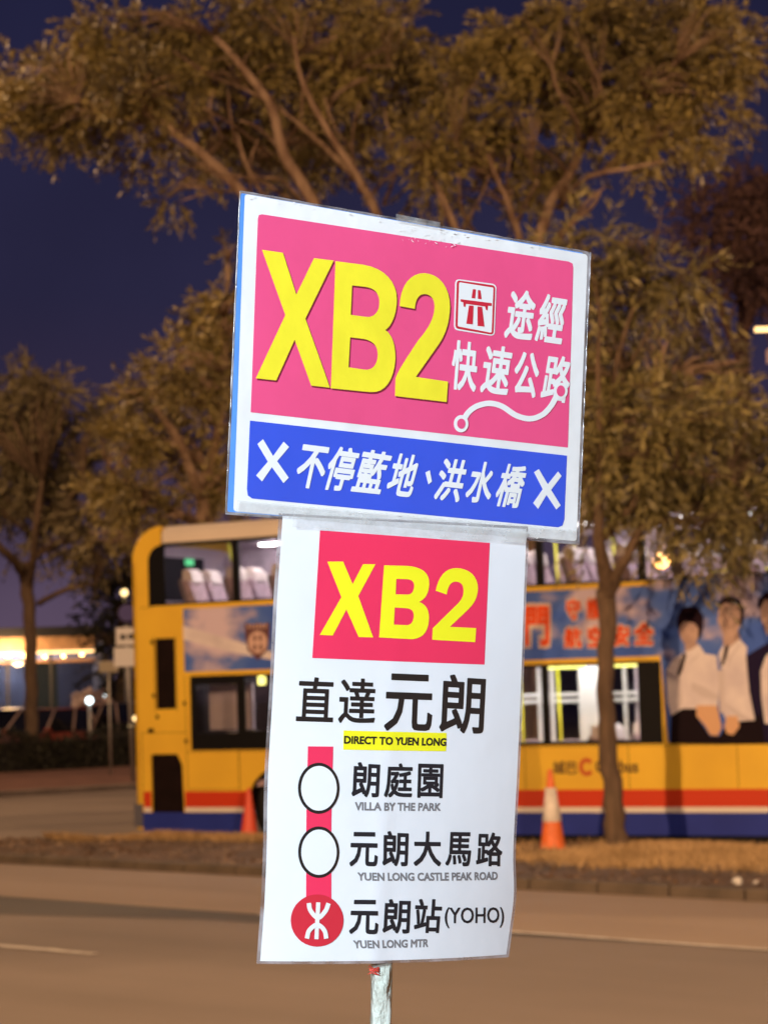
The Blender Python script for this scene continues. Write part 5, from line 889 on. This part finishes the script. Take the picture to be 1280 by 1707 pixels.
Ll = [[(640, 1400, .42, 0), (645, 1150, .36, 0), (635, 850, .33, 0), (610, 620, .30, 0)],
  [(612, 640, .24), (560, 450, .20), (520, 335, .17), (475, 260, .15), (457, 185, .13), (435, 150, .12), (400, 105, .10), (360, 62, .08)],
  [(610, 640, .20), (500, 430, .17), (400, 318, .14), (345, 262, .13), (300, 228, .12), (260, 196, .09), (200, 175, .05), (130, 170, .03)],
  [(612, 620, .20), (640, 450, .15), (625, 350, .12), (580, 270, .10), (530, 188, .08), (500, 125, .06), (490, 60, .04)],
  [(595, 300, .08), (520, 225, .07), (450, 170, .05), (390, 140, .03)], [(530, 185, .05), (560, 155, .04), (610, 130, .03)], [(435, 150, .06), (360, 130, .04), (310, 100, .02)], [(500, 290, .06), (440, 220, .05), (400, 200, .03)],
  [(498, 110, .05), (515, 80, .04), (560, 60, .03)], [(500, 420, .08), (440, 330, .06), (410, 270, .04), (395, 220, .02)], [(420, 335, .05), (415, 280, .04), (430, 230, .02)], [(226, 205, .05), (190, 190, .04), (140, 180, .02)], [(585, 300, .06), (588, 220, .04), (600, 170, .03)],
  [(400, 318, .05), (350, 320, .03), (300, 335, .02)],
  [(480, 330, .06), (430, 300, .05), (380, 290, .04), (330, 270, .03)], [(430, 300, .05), (400, 250, .04), (385, 200, .03), (380, 150, .02)], [(500, 335, .06), (470, 300, .05), (420, 290, .03), (395, 240, .02)],
  [(450, 260, .05), (400, 215, .04), (340, 180, .03)], [(470, 240, .05), (500, 200, .04), (505, 150, .03), (520, 110, .02)], [(560, 250, .06), (545, 200, .04), (560, 160, .03), (600, 130, .02)], [(600, 320, .05), (585, 250, .04), (560, 215, .03), (540, 160, .02)],
  [(640, 340, .06), (660, 280, .04), (650, 230, .03), (640, 180, .02)], [(610, 340, .05), (640, 300, .04), (690, 270, .03)], [(300, 228, .05), (320, 200, .04), (325, 160, .02)], [(345, 262, .05), (370, 230, .04), (350, 190, .03), (355, 150, .02)], [(560, 150, .04), (600, 100, .03), (640, 80, .02)],
  [(410, 120, .05), (350, 120, .04), (290, 85, .02)], [(360, 66, .05), (330, 45, .04), (280, 25, .02)], [(480, 110, .05), (520, 60, .04), (525, 25, .02)], [(530, 120, .04), (590, 110, .03), (660, 110, .02)]]
tree('big spreading tree whose bare orange-lit limbs reach out to the upper left', (0.05, 43, 0), Lf, Ll, MT['leaf2'], MT['bark2'], 43, .15, 560, droop=.6, limbk=.70, aspect=.36, group=BT, zspread=2.4, name='spreading_tree', thick=1.0)
Rf = [(870, 60, 75, 34), (960, 45, 95, 34), (1060, 45, 90, 42), (1130, 55, 80, 46), (1200, 80, 60, 50), (1225, 60, 32, 34), (830, 110, 75, 38), (920, 115, 95, 42), (1010, 125, 100, 46), (1100, 140, 90, 46), (1180, 170, 62, 46), (770, 120, 60, 36), (1040, 14, 40, 20), (1180, 20, 50, 26),
  (950, 165, 80, 32), (1030, 180, 90, 36), (1110, 225, 70, 34), (1165, 250, 40, 30), (870, 190, 60, 26), (690, 245, 70, 30), (750, 240, 80, 32), (820, 262, 80, 32), (875, 290, 55, 30), (930, 318, 40, 22), (1085, 285, 45, 16, 0, .5), (730, 300, 90, 30, 2, .3), (800, 340, 80, 26, 2, .25), (960, 240, 40, 24, 1, .4), (720, 175, 60, 24)]
Rl = [[(860, 1400, .40, 0), (868, 1150, .33, 0), (872, 850, .30, 0), (878, 560, .26, 0)],
  [(878, 580, .2), (885, 460, .17), (900, 390, .15), (920, 330, .13), (950, 292, .12), (968, 245, .11), (990, 222, .08), (1055, 188, .05)],
  [(930, 345, .08), (965, 305, .07), (1000, 288, .06), (1050, 280, .05), (1105, 268, .04)],
  [(876, 560, .13), (868, 420, .10), (850, 345, .08), (830, 300, .06), (812, 255, .04)], [(858, 380, .07), (878, 335, .05), (896, 302, .03)], [(878, 520, .1), (930, 400, .08), (985, 345, .05), (1000, 320, .03)],
  [(968, 250, .06), (960, 200, .05), (930, 150, .04), (920, 110, .03)], [(988, 222, .06), (1060, 150, .05), (1120, 110, .03)], [(850, 345, .05), (845, 300, .04), (850, 260, .03)], [(876, 600, .12), (780, 430, .09), (740, 330, .06), (700, 270, .04)], [(760, 400, .05), (800, 330, .04), (815, 290, .02)], [(760, 400, .06), (740, 350, .04), (720, 290, .02)], [(800, 400, .06), (770, 350, .04), (765, 290, .02)], [(950, 290, .06), (910, 250, .04), (880, 230, .02)], [(990, 222, .05), (1010, 180, .04), (1000, 140, .02)],
  [(1000, 288, .04), (1040, 250, .03), (1080, 245, .02)], [(920, 400, .06), (950, 370, .05), (985, 330, .04), (1010, 310, .02)], [(830, 300, .05), (790, 260, .03), (760, 240, .02)], [(896, 302, .04), (880, 260, .03), (850, 240, .02)]]
tree('big spreading tree with layered flat crown filling the upper right', (2.6, 41, 0), Rf, Rl, MT['leaf2'], MT['bark2'], 41, .15, 580, droop=.6, limbk=.70, aspect=.36, group=BT, zspread=2.4, name='spreading_tree', thick=1.0)
Mf = [(385, 420, 22, 26, 0, .5), (372, 510, 40, 42), (345, 560, 55, 42), (305, 605, 50, 44), (262, 645, 55, 38), (222, 675, 42, 34), (330, 650, 60, 48), (385, 620, 50, 60), (385, 720, 60, 50), (205, 755, 50, 50), (290, 745, 70, 50), (245, 820, 62, 44), (340, 815, 70, 44), (180, 840, 42, 36), (430, 560, 60, 70, 0, .6), (450, 700, 70, 60, 0, .6), (430, 820, 80, 40, 0, .6), (290, 860, 60, 20), (170, 900, 30, 30, 0, .5)]
Ml = [[(330, 1350, .28, 0), (332, 1100, .24, 0), (340, 900, .22, 0), (345, 780, .16, 0)], [(342, 850, .12), (300, 740, .09), (260, 680, .05)], [(345, 800, .12), (370, 680, .09), (375, 560, .06), (380, 440, .03)], [(340, 880, .1), (250, 830, .07), (190, 800, .04)], [(345, 820, .1), (430, 720, .07), (450, 620, .04)]]
tree('bushy mid-sized tree rising above the rear of the bus, left of the sign', (-3.6, 46, 0), Mf, Ml, MT['leaf2'], MT['bark2'], 46, .17, 480, droop=.5, zspread=1.6, name='bushy_tree', sub=.4)
Gf = [(1100, 570, 55, 32), (1175, 605, 55, 30), (1232, 612, 30, 26), (1060, 640, 60, 40), (1150, 650, 60, 36), (1225, 665, 36, 30), (1000, 720, 60, 50), (1090, 740, 70, 40), (1190, 740, 70, 40), (930, 640, 70, 60, 0, .6), (950, 780, 70, 50), (1250, 790, 50, 50), (850, 700, 80, 70, 0, .4)]
tree('dark green bushy tree behind the right part of the bus', (5.5, 48, 0), Gf, [[(1085, 1340, .22, 0), (1085, 1000, .2, 0), (1090, 780, .15, 0), (1095, 650, .08, 0)]], MT['leaf3'], MT['bark2'], 48, .20, 330, droop=.4, name='bushy_tree', zspread=1.5, sub=.4)
Lt = [(25, 645, 45, 30), (90, 655, 48, 30), (60, 700, 70, 40), (120, 725, 50, 45), (15, 750, 50, 50), (80, 775, 60, 45), (135, 790, 45, 45), (30, 830, 60, 45), (100, 850, 65, 40), (160, 855, 36, 36), (175, 905, 34, 30), (130, 905, 40, 34, 0, .7), (165, 700, 20, 30, 0, .5), (60, 895, 40, 24, 0, .5), (-20, 700, 40, 60), (-30, 820, 50, 60)]
Ltl = [[(52, 1240, .20, 0), (52, 1150, .19, 0), (50, 1050, .18, 0), (46, 975, .20, 0), (42, 940, .2, 0)], [(42, 960, .15), (20, 930, .13), (-10, 900, .10), (-30, 840, .06)], [(46, 980, .13), (55, 930, .12), (60, 880, .10), (70, 800, .07)], [(64, 1006, .09), (90, 992, .08), (120, 980, .07), (160, 972, .05)], [(58, 900, .08), (100, 850, .06), (140, 800, .04)]]
tree('round-topped tree at the far left growing out of the hedge', (-10.4, 66.8, 0), Lt, Ltl, MT['leaf3'], MT['bark'], 66.8, .28, 520, droop=.6, zspread=2, name='roadside_tree', sub=.4)
Df = [(190, 960, 34, 40), (215, 930, 30, 40), (180, 1010, 44, 36), (205, 1060, 44, 40), (168, 1060, 24, 30, 0, .6), (190, 1110, 40, 30), (235, 1000, 40, 60), (250, 1080, 40, 60), (225, 880, 40, 40), (280, 940, 50, 60, 0, .7)]
tree('dark dense conifer-like tree beyond the street sign left of the bus', (-9.3, 84, 0), Df, [[(205, 1175, .25, 0), (205, 1050, .2, 0), (210, 930, .1, 0)]], MT['hedge'], MT['bark'], 84, .34, 260, droop=.3, zspread=2, name='dark_tree', sub=.2)
Ef = [(1190, 375, 60, 55), (1250, 340, 55, 55), (1225, 450, 70, 60), (1150, 440, 40, 45, 0, .6), (1290, 430, 60, 70), (1265, 510, 50, 36, 0, .6), (1170, 500, 50, 34, 0, .4), (1320, 350, 60, 70)]
tree('faint reddish brown tree crown far off at the right edge', (14.5, 92, 0), Ef, [[(1245, 1240, .4, 0), (1245, 900, .35, 0), (1240, 650, .3, 0), (1235, 480, .2, 0)], [(1240, 620, .2), (1190, 480, .12), (1180, 400, .06)], [(1238, 560, .2), (1270, 460, .12), (1280, 380, .06)]], MT['leaf4'], MT['leaf4'], 92, .40, 420, droop=.4, zspread=3, name='far_tree', sub=.3)

# ------------------------------------------------------------------ hedge behind the far pavement
def hedge(t0, t1, n0, w_, h, label, n=26000):
    a = Vector(fp(t0, n0)).to_3d(); rz = math.atan2(FD.y, FD.x); L = t1-t0
    hd = empty('hedge', tuple(a), rz, label, 'hedge')
    P = np.column_stack([nrs.uniform(0, L, n), nrs.uniform(0, w_, n), nrs.uniform(.05, 1, n)**.8*h])
    P[:, 2] *= 1+.10*np.sin(P[:, 0]*1.9)+.05*np.sin(P[:, 0]*5.3)
    k = n//2; P[:k, 1] = nrs.uniform(-.06, .1, k)
    V = leaves_np(P, nrs.normal(size=(n, 3)), .11, 0, .5)
    tag(link('foliage', np_mesh('foliage', V, np.arange(len(V)).reshape(-1, 4)), hd, MT['hedge']), kind='stuff')
    mb = MB(); mb.box(.1, L-.1, .15, w_-.1, .12, h*.8); mb.build('hedge_core', MT['far'], hd)
hedge(-14, 13, 10.6, 1.1, 1.15, 'low clipped dark hedge between the pavement and the parked cars')

# ------------------------------------------------------------------ parked cars beyond the hedge
def car(x, y, rz, paint, label, lit=None, h=1.62, w_=1.8, L=4.4):
    c = empty('parked_car', (x, y, .012), rz, label, 'car', 'cars parked beyond the hedge')
    # x = length (front at +x), y = width
    pr = [(-L/2, .35, 1), (-L/2-.02, .75, 1), (-L/2+.08, .98, .97), (-.5*L+.3, 1.02, .95), (L*.19, 1.0, .96), (L*.42, .86, .95), (L/2, .70, .92), (L/2+.02, .35, .92)]
    mb = MB(); n = len(pr); vs = []
    for s in (-1, -.86, .86, 1):
        for (a, z, k) in pr: vs.append((a*(1 if abs(s) < 1 else .97), s*w_/2*k, z if abs(s) < 1 else z-.05 if z > .5 else z))
    mb.add(vs, [(i*n+j, i*n+j+1, (i+1)*n+j+1, (i+1)*n+j) for i in range(3) for j in range(n-1)] + [tuple(range(n)), tuple(range(3*n, 4*n))[::-1]] + [(i*n, (i+1)*n, (i+1)*n+n-1, i*n+n-1) for i in range(3)], 0)
    mb.build('body', paint, c)
    cab = [(-L*.44, 1.0), (-L*.36, h-.04), (-L*.20, h), (L*.04, h-.02), (L*.20, 1.0)]
    g = MB(); g.add([(a, s*w_/2*(.9 if z < 1.1 else .72), z) for s in (-1, 1) for a, z in cab], [(j, j+1, 6+j, 5+j) for j in range(4)]+[(0, 1, 2, 3, 4), (9, 8, 7, 6, 5)]); g.build('windows', MT['carglass'], c)
    r = MB(); q = cab[1:4]; r.add([(a, s*w_/2*.725, z+.012) for s in (-1, 1) for a, z in q]+[(a, s*w_/2*.725, z-.03) for s in (-1, 1) for a, z in q], [(0, 1, 4, 3), (1, 2, 5, 4), (0, 3, 9, 6), (2, 8, 11, 5), (0, 6, 7, 1), (1, 7, 8, 2), (3, 4, 10, 9), (4, 5, 11, 10)]); r.build('roof', paint, c)
    for s in (-1, 1):
        for (a, b) in ((3, 4), (0, 1), (2, 2)):
            p0 = Vector((cab[a][0], s*w_/2*(.9 if cab[a][1] < 1.1 else .73), cab[a][1]))
            p1 = Vector((cab[b][0], s*w_/2*(.9 if cab[b][1] < 1.1 else .73), cab[b][1])) if a != b else Vector((-L*.12, s*w_/2*.91, 1.0))
            m_ = MB(); m_.tube([p0, p1], .035, 6); m_.build('window_post', MT['carpost'], c)
        m_ = MB(); m_.box(L*.16, L*.20, s*w_/2*.92-.08, s*w_/2*.92+.08, 1.0, 1.13); m_.build('door_mirror', paint, c)
        for f in (1, -1):
            m_ = MB(); a = f*L/2
            m_.plate([[(s*w_*.28, .60), (s*w_*.45, .62), (s*w_*.45, .76), (s*w_*.30, .72)]], lambda u, v, w: (a-f*.03+f*w*.8, u, v), .08)
            m_.build('headlight' if f > 0 else 'tail_light', (lit or MT['white2']) if f > 0 else MT['busred'], c)
        for a in (-L*.31, L*.31):
            m_ = MB(); m_.lathe([(0, -.02), (.17, -.02), (.19, 0), (.32, .0), (.33, .03), (.33, .2), (0, .2)], 20)
            o = m_.build('wheel', MT['tyre'], c); o.rotation_euler = (-s*-math.pi/2, 0, 0); o.location = (a, s*(w_/2-.0), .33)
    m_ = MB(); m_.box(L/2, L/2+.03, -.5, .5, .38, .56); m_.build('bumper_grille', MT['grille'], c)
    return c
FRONT = -math.pi/2
car(-10.9, 72.5, FRONT-.5, MT['carred'], 'reddish dark car with a pale windscreen post, leftmost behind the hedge', h=1.72)
car(-9.35, 74.6, FRONT-.06, MT['carred'], 'dark red car facing the road, right of the far left tree trunk', h=1.78)
car(-7.45, 72.0, FRONT+.75, MT['cargrey'], 'dark car turned sideways next to the rear of the bus', h=1.85)
car(-8.95, 80.0, FRONT+.1, MT['cargrey'], 'dark car with its cold white headlights lit behind the red one', MT['cool'], h=1.8)
car(-13.2, 82, FRONT-.2, MT['carsilver'], 'silver car standing under the lit canopy at the far left', h=1.7)
def glow(name, px_, py_, Y, r, m, label, cat, group=None):
    p = at(px_, py_, Y); c = empty(name, (p.x, p.y, 0), 0, label, cat, group)
    MB().tube([(0, 0, 0), (0, 0, p.z-r)], [.06, .04], 8).build('post', MT['metal'], c)
    mb = MB(); mb.lathe([(0, -r), (r*.7, -r*.7), (r, 0), (r*.7, r*.7), (0, r)], 14, 0, (0, 0, p.z)); mb.build('lamp_globe', m, c)
    return c
glow('lamp_post', 207, 988, 78, .13, MT['yell'], 'small warm lamp on a thin post above the blue round sign', 'lamp post', 'small lamps left of the bus')
glow('small_lamp', 218, 1210, 70, .07, MT['yell'], 'low yellow lamp by the dark sideways car, lower of two', 'lamp', 'small lamps left of the bus')
glow('small_lamp', 226, 1198, 70.6, .09, MT['yell'], 'low yellow lamp touching the bus outline, upper of two', 'lamp', 'small lamps left of the bus')
glow('small_lamp', 149, 1168, 64.6, .10, MT['cool'], 'large cold white headlamp glow above the roofs of the parked cars', 'lamp', 'small lamps left of the bus')  # globe and added post stand in for a lit car headlamp
glow('small_lamp', 172, 1162, 76.5, .08, MT['cool'], 'small cold white lamp right of the large one', 'lamp', 'small lamps left of the bus')
# pale flowering shrub between the cars
sh = empty('flowering_shrub', (-9.9, 76, .012), 0, 'pale blossoming shrub behind the dark red car', 'shrub')
P = [];
for x, z, r in ((-.2, 1.9, .34), (.1, 2.0, .3), (.4, 1.75, .32), (0, 1.5, .3), (.3, 1.35, .3), (.1, 1.0, .3)):
    a, _ = puff_points((x, 0, z), (r*1.25, r, r*1.2), 520, .3); P.append(a)
P = np.concatenate(P); V = leaves_np(P, nrs.normal(size=P.shape), .12, 0, .7)
tag(link('blossoms', np_mesh('blossoms', V, np.arange(len(V)).reshape(-1, 4)), sh, MT['blossom']), kind='stuff')
MB().tube([(0, 0, 0), (.05, 0, 1.6)], [.05, .03], 7).build('stem', MT['bark'], sh)

# ------------------------------------------------------------------ street sign left of the bus
sp = empty('street_sign', (-5.98, 53.64, .12), 0, 'street sign pole with a round blue disc over two pale plates, left of the bus', 'street sign')
MB().tube([(0, 0, 0), (-.07, 0, 4.0)], .042, 12).build('pole', MT['metal'], sp)
def plate_at(name, x0, y0, x1, y1, m, dy=-.06, cut=None):
    Y = 53.64; a = at(x0, y1, Y); b = at(x1, y0, Y); c = Vector((-5.98, 53.64, .12))
    mb = MB(); mb.plate([[(a.x-c.x, a.z-c.z), (b.x-c.x, a.z-c.z), (b.x-c.x, b.z-c.z), (a.x-c.x, b.z-c.z)]], lambda u, v, w: (u, dy+w, v), .02); return mb.build(name, m, sp), (a-c, b-c)
plate_at('upper_plate', 194, 1046, 233, 1076, MT['signwhite'])
plate_at('lower_plate', 191, 1079, 230, 1112, MT['signwhite'])
p = at(212, 1022, 53.64)-Vector((-5.98, 53.64, .12))
MB().plate([[(p.x+.25*math.cos(a), p.z+.25*math.sin(a)) for a in np.linspace(0, 2*math.pi, 29)[:-1]]], lambda u, v, w: (u, -.07+w, v), .02).build('round_plate', MT['signblue'], sp)
MB().plate([[(p.x+.25*math.cos(a), p.z+.25*math.sin(a)) for a in np.linspace(0, 2*math.pi, 29)[:-1]], [(p.x+.20*math.cos(a), p.z+.20*math.sin(a)) for a in np.linspace(0, 2*math.pi, 29)[:-1]]], lambda u, v, w: (u, -.075+w, v), .004).build('round_plate_rim', MT['grille'], sp)
for i, (x0, y0, x1, y1) in enumerate(((201, 1058, 210, 1066), (214, 1057, 224, 1065))): plate_at('plate_mark', x0, y0, x1, y1, MT['black'], -.066)
p2 = at(181, 1109, 58); s2 = empty('notice_board', (p2.x, 58, .12), 0, 'small cream notice board on a post left of the street sign', 'notice board')
MB().tube([(0, 0, 0), (0, 0, p2.z-.3)], .03, 8).build('post', MT['metal'], s2)
MB().box(-.24, .24, -.05, -.03, p2.z-.30, p2.z-.02).build('board', mat('cream_board', (.30, .26, .19), .6), s2)

# ------------------------------------------------------------------ lit canopy building at the far left
bl = empty('canopy_building', (-20, 96, 0), 0, 'low building with a warmly lit canopy and glass front at the far left', 'building')
X0, X1 = -12, 7.9
MB().box(X0, X1+.3, -1.2, 9, 4.55, 4.95).build('roof', MT['roofdark'], bl)
MB().box(X0, X1, -.7, -.5, 3.98, 4.55).build('fascia', MT['fascia'], bl)
MB().box(X0, X1, -.5, 8, 4.35, 4.45).build('soffit', MT['fascia'], bl)
MB().box(X0, X1, 3.0, 3.2, 0, 4.4).build('inner_wall', MT['bwall'], bl)
for i in range(11):
    a = X0+i*1.8; MB().box(a+.06, a+1.74, -.02, .02, .1, 3.5).build('window', MT['bglass'], bl); MB().box(a-.05, a+.05, -.06, .08, 0, 4.35).build('window_post', MT['roofdark'], bl)
MB().box(X0, X1, -.05, .05, 3.5, 3.62).build('transom', MT['fascia'], bl)
for i in range(26):
    a = X0+.4+i*.76; big = 2.4 < a < 5.6 or -2 < a < 1.4
    MB().lathe([(0, -.10), (.10, -.07), (.14, 0), (.10, .06), (0, .08)] if big else [(0, -.05), (.06, -.03), (.08, 0), (.05, .04), (0, .05)], 12, 0, (a, -.85, 3.78+.06*math.sin(i))).build('canopy_lamp', MT['warm'], bl)
MB().box(X0, X1, -.84, -.70, 3.86, 3.95).build('lamp_rail', MT['warm2'], bl)
MB().box(5.2, 6.2, .4, .6, .4, 3.6).build('lit_panel', mat('greenish_panel', (.30, .32, .12), .6, emit=(.35, .33, .08), estr=.25), bl)
ln = empty('canopy_glow'); ln.parent = bl
for x in (-1, 2.6, 4.4): lamp('canopy_light', 'POINT', (x, -1.5, 3.7), 420, (1, .6, .25), .3, parent=bl)
lamp('shop_light', 'POINT', (4.0, 1.6, 3.2), 420, (.85, .85, 1), .5, parent=bl)
bpy.data.objects.remove(ln)
# flood lit gantry peeking in at the right edge
g = empty('lit_gantry', (12.3, 70, 0), 0, 'orange lit lamp bar on a tall mast at the right edge of the picture', 'lamp mast')
MB().tube([(0, 0, 0), (0, 0, 11.5)], [.2, .12], 12).build('mast', MT['roofdark'], g)
MB().box(-.42, .8, -.4, .4, 11.65, 12.05).build('lamp_housing', mat('glowing_housing', (.5, .3, .22), .6, emit=(.55, .26, .16), estr=.55), g)  # faint orange glow put into the housing's own emission
MB().tube([(-.28, 0, 12.0), (-.28, 0, 12.6)], .05, 8).build('strut', MT['metal'], g)
MB().box(-.80, 1.2, -.1, .1, 12.60, 12.72).build('lamp_bar', MT['warm2'], g)

# distant treeline closing the horizon
mb = MB(); X = -160; pts = []
while X < 160: pts.append((X, 3.2+fbm(X*.31, 2)*1.1+fbm(X*1.3, 5)*.5)); X += .8
mb.plate([[(-160, -1)]+[(160, -1)]+pts[::-1]], lambda u, v, w: (u, 190+w+math.sin(u*.2)*2, v), 4)
tag(mb.build('treeline', MT['far']), 'low dark treeline closing the horizon', 'treeline', kind='stuff')

# ------------------------------------------------------------------ the lamps that light the place (behind and left of the camera)
def mastpole(loc, h, label, cat, n):
    t = empty('high_mast_lamp' if n > 2 else 'street_lamp', (loc[0], loc[1], 0), 0, label, cat)
    MB().tube([(0, .6, 0), (0, .6, h+.4)], [.18 if n > 2 else .09, .09 if n > 2 else .05], 14).build('pole', MT['metal'], t)
    MB().tube([(0, .6, h+.35), (0, .2, h+.38), (0, -.2, h+.32)], .04, 8).build('arm', MT['metal'], t)
    mb = MB(); mb.plate([[(-.9 if n > 2 else -.22, -.25), (.9 if n > 2 else .22, -.25), (1.0 if n > 2 else .25, .25), (-1.0 if n > 2 else -.25, .25)]], lambda u, v, w: (u, v, h+.25+w), .12); mb.build('lamp_head', MT['metal'], t)
    for k in range(n):
        a = (k-(n-1)/2)*.5; MB().lathe([(0, -.08), (.10, -.06), (.14, 0), (.14, .06)], 14, 0, (a, 0, h+.22)).build('lens', MT['lens'], t)
mastpole(LAMP_L, LAMP_L[2]+.2, 'sodium street lamp standing left of the stop, behind the camera', 'street lamp', 1)
mastpole(LAMP_R, LAMP_R[2]+.2, 'sodium street lamp standing right of the stop, behind the camera', 'street lamp', 1)
mastpole(LAMP_F, LAMP_F[2]+.2, 'sodium street lamp across the road beyond the left edge', 'street lamp', 1)
mastpole(LAMP_G, LAMP_G[2]+.2, 'sodium street lamp behind the bus beyond the right edge', 'street lamp', 1)
mastpole(STREET, STREET[2]+.2, 'sodium street lamp far out to the left of the road', 'street lamp', 1)
# unseen shelter, added so its roof keeps the street lamps off the sign
st = empty('shading_shelter', (0, 0, 0), 0, 'unseen shelter added to shade the sign, one cold white lamp under its roof', 'added shelter')
MB().box(-4.2, 4.2, -3.2, 2.75, 3.32, 3.42).build('roof', MT['metal'], st)
MB().box(-4.2, 4.2, 2.70, 2.80, 3.28, 3.46).build('roof_edge', MT['metal'], st)
for x in (-3.9, 3.9):
    for y in (-2.9, .9): MB().box(x-.06, x+.06, y-.06, y+.06, 0, 3.32).build('post', MT['metal'], st)
MB().box(SHELTER[0]-.6, SHELTER[0]+.6, SHELTER[1]-.08, SHELTER[1]+.08, 3.20, 3.32).build('lamp_casing', MT['white2'], st)
MB().box(-3.8, 3.8, -3.15, -3.10, .4, 2.6).build('back_screen', MT['bwall'], st)
MB().box(-3.0, 3.0, -2.9, -2.5, .42, .47).build('bench', MT['metal'], st)
for x in (-2.6, 2.6): MB().box(x-.04, x+.04, -2.85, -2.55, 0, .42).build('bench_leg', MT['metal'], st)
